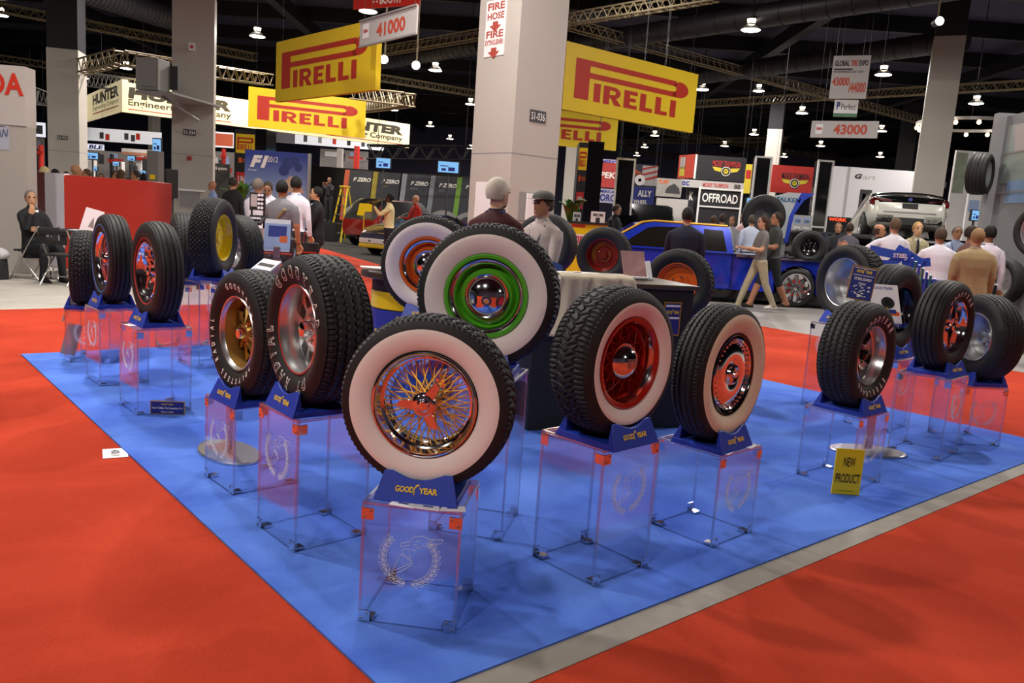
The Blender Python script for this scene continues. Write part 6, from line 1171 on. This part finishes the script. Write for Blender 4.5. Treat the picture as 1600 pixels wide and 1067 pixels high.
# black counter at the middle of the stand
a, b = Vector((.14, 5.36)), Vector((1.27, 5.74)); d = b-a; t = thing('service_counter', 'long black counter in the middle of the display, behind the red wire wheel', 'counter', (a.x, a.y, .012), math.atan2(d.y, d.x)); w = d.length
MB().box((w/2, .45, .50), (w, .9, 1.0)).build('cabinet', M_blk, t, smooth=0, bevel=.006); MB().box((w/2, .45, 1.02), (w+.06, .96, .035)).build('worktop', mat('dark_brown_top', '4a4034', .35), t, smooth=0, bevel=.006); CT = t; CTZ = .012+1.0375
MB().box((w/2, .45, .0), (w-.06, .84, .02)).build('plinth', M_dgry, t, smooth=0)
pl = thing('gold_framed_plaque', 'blue gold framed plaque on the front of the black counter', 'plaque', t.matrix_basis @ Vector((w-.17, -.012, .80)), t.rotation_euler.z); MB().box((0, 0, 0), (.135, .014, .24)).build('frame', M_gfr, pl, smooth=0); patch(pl, -.058, -.11, .058, .11, M_plq, 'face', -.0075); mb = MB(); goodyear(mb, 0, .035, .105, .024, -.009, .03); mb.build('lettering', M_ylog, pl, smooth=0)
for z in (.085, -.0): patch(pl, -.055, z, .055, z+.014, M_lett, 'rule', -.009)
# beige jacket over the counter edge
mb = MB(); W = .50
def drape(u, v):
    x = (u-.5)*(W+.12*v); f = .022*math.sin(u*17+v*2)+.016*math.sin(u*31+1.3); 
    if v < .3: return (x, .13-.17*(v/.3)+f*.3, .016+.022*abs(math.sin(u*9))*.25+.02*math.sin(PI*v/.3))
    q = (v-.3)/.7; return (x*(1+.12*q), -.048-.02*q+f*(.4+q)-.035*q, .02-.40*q*(.82+.18*math.cos(u*5)))
mb.grid(drape, 48, 26); o = mb.build('draped_jacket', mat('beige_cloth', 'b9ad98', .85, 0, .10, 6, .1), loc=CT.matrix_basis @ Vector((.42, 0, 1.045)), rot=(0, 0, CT.rotation_euler.z), smooth=80); sm = o.modifiers.new('thickness', 'SOLIDIFY'); sm.thickness = .006; sm.offset = 1; tag(o, 'beige jacket draped over the front edge of the black counter', 'jacket')
o = MB().prism([(0, 0), (.33, .02), (.33, .05), (.02, .17)], -.006, .006).build('blue_board', mat('flat_blue_card', '2c4aa2', .5, 0, .05), loc=CT.matrix_basis @ Vector((.10, .62, 1.047)), rot=(R_(-18), 0, CT.rotation_euler.z+.05), smooth=0); tag(o, 'blue board leaning at the left end of the black counter', 'board')
for i, (x, y, r) in enumerate(((.52, .70, .2), (.66, .72, -.1))): tag(MB().box((0, 0, .004), (.20, .14, .008)).build('paper_stack', M_paper, loc=CT.matrix_basis @ Vector((x, y, 1.0385)), rot=(0, 0, r), smooth=0), ['left stack of white leaflets on the black counter', 'right stack of white leaflets on the black counter, nearer the holder'][i], 'leaflets')
t = thing('leaflet_holder', 'clear leaflet holder with pink and white leaflets on the black counter', 'holder', CT.matrix_basis @ Vector((.93, .42, 1.0375)), R_(25)); mb = MB(); mb.box((0, 0, .004), (.22, .18, .008)); mb.box((0, .05, .10), (.22, .008, .2), rx=R_(-22)); mb.build('holder', M_acr, t, smooth=0)
mb = MB(); mb.box((0, .035, .11), (.20, .010, .20), rx=R_(-22)); mb.build('leaflet', mat('pink_print', 'b98a88', .5, 0, .3, 14), t, smooth=0); mb = MB(); mb.box((.10, -.02, .07), (.11, .008, .14), rz=R_(40), rx=R_(-14)); mb.build('leaflet', M_paper, t, smooth=0); mb = MB(); mb.box((-.02, -.05, .015), (.18, .1, .012)); mb.build('leaflet', M_paper, t, smooth=0)
t = thing('leaflet_holder', 'white open box of leaflets before the capped man', 'holder', CT.matrix_basis @ Vector((.06, .74, 1.0375)), R_(10)); MB().box((0, 0, .10), (.16, .012, .2)).build('back', M_paper, t, smooth=0); MB().box((0, -.05, .05), (.15, .06, .1)).build('tray', M_vinyl, t, smooth=0)
g = G(1092, 512); t = thing('gift_bag', 'small red, yellow and blue paper bag behind the counter end', 'bag', (g.x*.95+.05, g.y*.97, .012), R_(20)); MB().box((0, 0, .1), (.16, .1, .2)).build('bag_body', M_redp, t, smooth=0); MB().box((0, -.052, .13), (.12, .004, .1)).build('print', M_yelw, t, smooth=0); MB().box((0, -.052, .04), (.14, .004, .06)).build('print', M_blup, t, smooth=0); mb = MB(); mb.path([(-.04, 0, .2), (-.03, 0, .27), (.03, 0, .27), (.04, 0, .2)], .004, 5); mb.build('handle', M_wht, t)
# round drum table with flyers
t = thing('drum_table', 'round black topped table on a blue and yellow drum, left of the orange wheel', 'table', (-.80, 6.42, .012)); MB().lathe([(0, 0), (0, .34), (.66, .34), (.66, 0)], 40, 'Z').build('drum', M_blup, t); MB().lathe([(.67, .344), (.80, .344)], 40, 'Z').build('yellow_band', M_yelw, t); MB().lathe([(.66, .338), (.90, .34), (.90, 0)], 40, 'Z').build('neck', M_blk, t); MB().lathe([(.90, 0), (.90, .42), (.905, .43), (.945, .43), (.95, .42), (.95, 0)], 48, 'Z').build('table_top', mat('dark_walnut_top', '3c3228', .3), t)
mb = MB(); n_ = txt('GOOD', .04)
for s_, a0 in (('D', -.62), ('YEAR', .14)):
    v, f, tw, th = txt(s_, .04)
    def T(p, a0=a0): aa = -PI/2-.28+a0+p[0]*.30*.7; return (.3455*math.cos(aa), .3455*math.sin(aa), .34+p[1]*.22)
    mb.add(v, f, T)
mb.F(*[mb.P((.3455*math.cos(-PI/2-.34+a_*.17), .3455*math.sin(-PI/2-.34+a_*.17), .28+b_*.34)) for a_, b_ in WING]); mb.build('lettering', M_ylog, t, smooth=0)
for i in range(9):
    a_ = rng.uniform(0, 2*PI); r_ = rng.uniform(.05, .27); tag(MB().box((0, 0, 0), (.21, .14, .003)).build('flyer', M_paper, loc=(-.86+r_*math.cos(a_), 6.40+r_*math.sin(a_), .9640+.004*i), rot=(0, 0, rng.uniform(-.5, .5)), smooth=0), 'white flyer in the loose pile on the round table', 'flyer', 'flyers on the round table')
# sign stands with tilted trays
def tray_stand(label, x, y, z, yaw, tilt, kind):
    t = thing('brochure_stand', label, 'stand', (x, y, .012), yaw+PI/2, 'pole stands with tilted trays')
    mb = MB(); mb.rings([[(.26*k*math.cos(a_), .15*k*math.sin(a_), zz) for a_ in np.linspace(0, 2*PI, 36, endpoint=False)] for k, zz in ((1, 0), (1, .010), (.97, .016))]); mb.build('base', M_steel, t); MB().box((0, 0, (z-.03)/2+.01), (.055, .022, z-.06)).build('pole', M_steel, t, smooth=0, bevel=.004)
    h = bpy.data.objects.new('tray', None); bpy.data.objects.remove(h); rot = (-tilt, 0, 0)
    mb = MB(); mb.box((0, 0, .17), (.27, .006, .36)); mb.box((0, -.03, .0), (.27, .06, .006)); mb.box((0, -.06, .02), (.27, .005, .045)); tr = mb.build('tray', M_acr, t, (0, 0, z-.10), rot, smooth=0)
    mb = MB(); mb.box((0, -.008, .165), (.22, .008, .29)); mb.build('leaflets', M_paper, tr, smooth=0); return t, tr
t, tr = tray_stand('pole stand with tilted clear tray behind the gold snowflake wheel', -1.56, 4.42, 1.00, R_(-137), R_(52), 0)
for i in range(5): patch(tr, -.09, .05+.05*i, .09, .075+.05*i, M_ltbl if i < 4 else M_dgry, 'print', -.0125)
t, tr = tray_stand('pole stand with a tire leaflet in its tilted tray, behind the yellow card', 2.50, 5.42, .98, R_(-92), R_(32), 1)
text_on(tr, 'GOODYEAR', -.075, .27, .15, .022, M_blup, .02, y=-.0125); mb = MB(); flat_poly(mb, sector(.03, .17, .022, .045, 0, 2*PI, 24), -.013, lambda p, q: (p, q)); mb.build('tire_picture', M_blk, tr, smooth=0); patch(tr, -.02, .075, .1, .105, M_orange, 'car_picture', -.013); patch(tr, .0, .09, .08, .12, M_blup, 'car_picture', -.0135); patch(tr, -.06, .12, .03, .135, M_yelw, 'print', -.013)
p = A(432, 403, 7.3); t, tr = tray_stand('pole stand with blue printed sheet in front of the grey polo man', p.x, 7.3, 1.06, R_(-82), R_(12), 2); patch(tr, -.115, .03, .115, .27, M_ltbl, 'print', -.0125); patch(tr, -.08, .15, .08, .25, M_blup, 'print', -.013); patch(tr, .02, .1, .09, .16, M_orange, 'print', -.0135)
# blue framed sign above the white-lettered tyre
t, w, h = sign('framed_sign', 'blue framed STEELGARD sign above the white-lettered tire', 'sign', (1324, 416, 470, 1365, 411, 464), 5.05, M_gfr, 5.0, .012); patch(t, w*.04, h*.03, w*.96, h*.97, M_plq, 'face'); mb = MB(); goodyear(mb, w*.5, h*.80, w*.62, h*.09, -.005); mb.build('lettering', M_ylog, t, smooth=0); patch(t, w*.08, h*.72, w*.92, h*.735, M_lett, 'rule', -.005); patch(t, w*.08, h*.93, w*.92, h*.945, M_lett, 'rule', -.005)
text_on(t, 'STEELGARD', w*.16, h*.58, w*.68, h*.08, M_lett, .02, y=-.005); text_on(t, 'TIRES', w*.35, h*.45, w*.3, h*.06, M_lett, .02, y=-.005)
mb = MB()
for i in range(26): x_, z_ = rng.uniform(.15, .85), rng.uniform(.08, .4); q_ = rng.uniform(.02, .07); flat_poly(mb, [(w*x_, h*z_), (w*(x_+q_*2), h*(z_+q_*.2)), (w*(x_+q_*1.6), h*(z_+q_*.7)), (w*(x_+q_*.3), h*(z_+q_*.6))], -.005-.0001*i, lambda p, q: (p, q))
mb.build('snow_print', M_lett, t, smooth=0); t.rotation_euler = (R_(-8), R_(6), t.rotation_euler.z); MB().path([(w/2, .02, h*.3), (w/2, .1, -(t.location.z-.96)-.0)], .006, 6).build('wire_leg', M_steel, t)
# yellow new product card
g = G(1325, 776); t, w, h = sign('product_card', 'bright yellow NEW PRODUCT card standing on the blue carpet', 'card', (1303, 704, 775, 1347, 704, 775), g.y, mat('bright_yellow_card', 'ecd41c', .5, 0, .02), g.y, .008); t.location.z = .013; M_blkp = mat('black_print', '121212', .6)
text_on(t, 'NEW', w*.29, h*.62, w*.42, h*.20, M_blkp, .01); text_on(t, 'PRODUCT', w*.07, h*.26, w*.86, h*.20, M_blkp, .01); MB().box((w/2, .04, .02), (w*.6, .08, .006)).build('prop', M_acr, t, smooth=0)
# blue plaque on the carpet, floor number, business cards
g = G(262, 650); t = thing('framed_plaque', 'small blue framed plaque standing on the blue carpet', 'plaque', (g.x, g.y, .03), R_(8)); MB().box((0, 0, .044), (.215, .012, .088)).build('frame', M_gfr, t, smooth=0); patch(t, -.102, .005, .102, .083, M_plq, 'face', -.0065); mb = MB(); goodyear(mb, 0, .062, .075, .010, -.008, .02); mb.build('lettering', M_ylog, t, smooth=0); text_on(t, 'How To Make The Competition Cry', -.095, .032, .19, .018, M_lett, .015, y=-.008); text_on(t, 'FOR 75 YEARS', -.04, .012, .08, .009, M_lett, .01, y=-.008); t.location.z = .013
g = G(180, 709); t = thing('floor_number', 'white paper with booth number 40011 lying on the red carpet', 'paper', (g.x, g.y, .0045), R_(-62)); MB().box((0, 0, 0), (.175, .125, .002)).build('sheet', M_paper, t, smooth=0); mb = MB(); put_text(mb, '40011', -.055, -.022, .11, .045, .0014, .03, plane='XY'); mb.build('lettering', M_blkp, t, smooth=0)
def cards(lst, px, py, pn, h, labs, grp):
    rz = R_(pn+90)
    for (x_, y_, r), lab in zip(lst, labs):
        q = Matrix.Translation((px*K, py*K, .012+h+.0005)) @ Matrix.Rotation(rz, 4, 'Z') @ Vector((x_, y_, 0)); t = thing('business_card', lab, 'card', q, rz+r, grp); MB().box((0, 0, .0012), (.088, .05, .002)).build('card', M_paper, t, smooth=0); patch_xy = MB(); patch_xy.F(*[patch_xy.P((a_, b_, .0026)) for a_, b_ in rect(-.018, -.004, .018, .008)]); patch_xy.build('print', M_blup, t, smooth=0)
cards([(-.035, -.158, -.12), (.052, -.160, -.05), (.135, -.150, .22)], -.32, 3.21, -97, H1, ['left one of three white cards on the front pedestal', 'middle one of three white cards on the front pedestal', 'right one of three white cards on the front pedestal'], 'cards on the front pedestal')
cards([(-.10, -.152, .25), (.10, -.150, .2)], 1.128, 4.32, -47, H1, ['near white card on the pedestal of the full chrome hubcap', 'far white card on the pedestal of the full chrome hubcap'], 'cards under the chrome hubcap')
cards([(-.02, -.155, .1)], -2.722, 6.08, -137, H2, ['white card on the pedestal of the deep chrome wheel'], None)
g = G(112, 562); t = thing('leaflet_holder', 'tilted clear leaflet holder standing on the carpet at the far left corner', 'holder', (g.x, g.y, .013), R_(30)); mb = MB(); mb.box((0, 0, .15), (.13, .012, .30), rx=R_(-8), ry=R_(14)); mb.build('sleeve', M_acr, t, smooth=0); mb = MB(); mb.box((.0, .0, .16), (.11, .004, .26), rx=R_(-8), ry=R_(14)); mb.build('leaflet', M_vinyl, t, smooth=0); mb = MB(); mb.box((-.01, -.03, .06), (.11, .03, .12), rx=R_(-8), ry=R_(14)); mb.build('pocket', M_acr, t, smooth=0)
# sample boards beside the men in the racing booth
t, w, h = sign('sample_board', 'black open case of white round samples in front of the white shirted man', 'display case', (390, 300, 327, 414, 302, 330), 10.2, M_blk, 10.2, .03); mb = MB()
for i in range(4):
    for j in range(2): mb.prism([(w*(.62+.2*j)+.018*math.cos(a_), h*(.15+.24*i)+.018*math.sin(a_)) for a_ in np.linspace(0, 2*PI, 10, endpoint=False)], -.012, -.001)
mb.build('samples', M_paper, t, smooth=0); patch(t, w*.08, h*.2, w*.5, h*.9, M_vinyl, 'sheet'); z = t.location.z; MB().box((w/2, -.05, -.12), (w*1.05, .22, .03), rx=R_(25)).build('lower_tray', M_blk, t, smooth=0)
mb = MB()
for i in range(3): mb.box((w*(.25+.25*i), -.08, -.098), (.04, .05, .02))
mb.build('tray_samples', M_paper, t, smooth=0); mb = MB()
for sx in (.1, .9): mb.path([(w*sx, .03, .1), (w*sx, .05, -z)], .012, 6)
mb.build('legs', M_blk, t)
t, w, h = sign('sample_crate', 'low black crate with yellow grid below the case of samples', 'crate', (388, 378, 408, 412, 380, 411), 10.0, M_blk, 10.0, .3, floor=True)
for j in range(3):
    for i in range(4): patch(t, w*(.08+.23*i), h*(.1+.3*j), w*(.22+.23*i), h*(.18+.3*j), M_yelw, 'grid_print')
t, w, h = sign('leaflet_box', 'white leaflet box under the case of samples', 'box', (392, 356, 377, 411, 357, 379), 10.1, M_vinyl, 10.1, .18, floor=False); MB().box((w/2, .09, -t.location.z/2), (w*.8, .14, t.location.z)).build('foot', M_blk, t, smooth=0); patch(t, w*.1, h*.2, w*.5, h*.5, M_gry, 'print')
g = A(497, 365, 13.7); t = thing('shopping_bag', 'black and red carrier bag beside the man in the black suit', 'bag', (A(478, 380, 12.2).x, 12.3, 0), .2); MB().box((0, 0, .62), (.34, .16, .44)).build('bag_body', M_blk, t, smooth=0); MB().box((0, -.085, .70), (.28, .004, .02)).build('red_rule', M_redp, t, smooth=0); mb = MB(); mb.path([(-.06, 0, .84), (-.05, 0, .98), (.05, 0, .98), (.06, 0, .84)], .006, 5); mb.build('handle', M_redp, t); MB().box((0, 0, .2), (.3, .14, .4)).build('lower_body', M_blk, t, smooth=0)
# blue and green slatted display before the talking group
p = A(1415, 420, 9.6); t = thing('slatted_display', 'blue boards and slanting blue green slats before the talking group', 'display', (p.x, 9.6, 0), R_(-30)); zt = A(1400, 385, 9.6).z; M_teal = mat('teal_slat', '2a7a78', .4, 0, .15, 8); M_bb = mat('bright_blue_board', '2f56c0', .4, 0, .15, 8)
for i, (x_, z_, r_, l_) in enumerate(((-.25, .02, .15, .34), (-.12, -.06, -.7, .36), (.02, .0, .5, .34), (.1, -.08, -.2, .3), (-.3, -.12, .0, .28))): MB().box((x_, .02*i, zt+z_-.1), (l_, .018, .10), ry=r_).build('board', M_bb, t, smooth=0)
text_on(t, 'STEEL', -.15, zt-.13, .16, .05, M_lett, .03, y=-.03)
for i in range(11): MB().path([(.06+.045*i, -.1-.02*i, zt-.12-.035*i), (.05+.045*i, .05-.02*i, zt-.50-.035*i)], .014, 6).build('slat', M_teal if i % 2 else M_bb, t)
MB().box((.1, .05, (zt-.35)/2), (.6, .3, zt-.35)).build('base_box', M_blup, t, smooth=0)

# anything that hangs gets its wires up to the roof
for o in [o for o in COL.objects if o.parent is None and o.name.split('.')[0] in ('hanging_banner', 'fascia_sign', 'lit_sign', 'offroad_poster') and not any(c.name.startswith('cable') for c in o.children)]:
    pn = [c for c in o.children if c.name.startswith('panel')][0]; w = max(v.co.x for v in pn.data.vertices); h = max(v.co.z for v in pn.data.vertices)
    if min(v.co.z for v in pn.data.vertices) > -.5: cables(o, w, h)
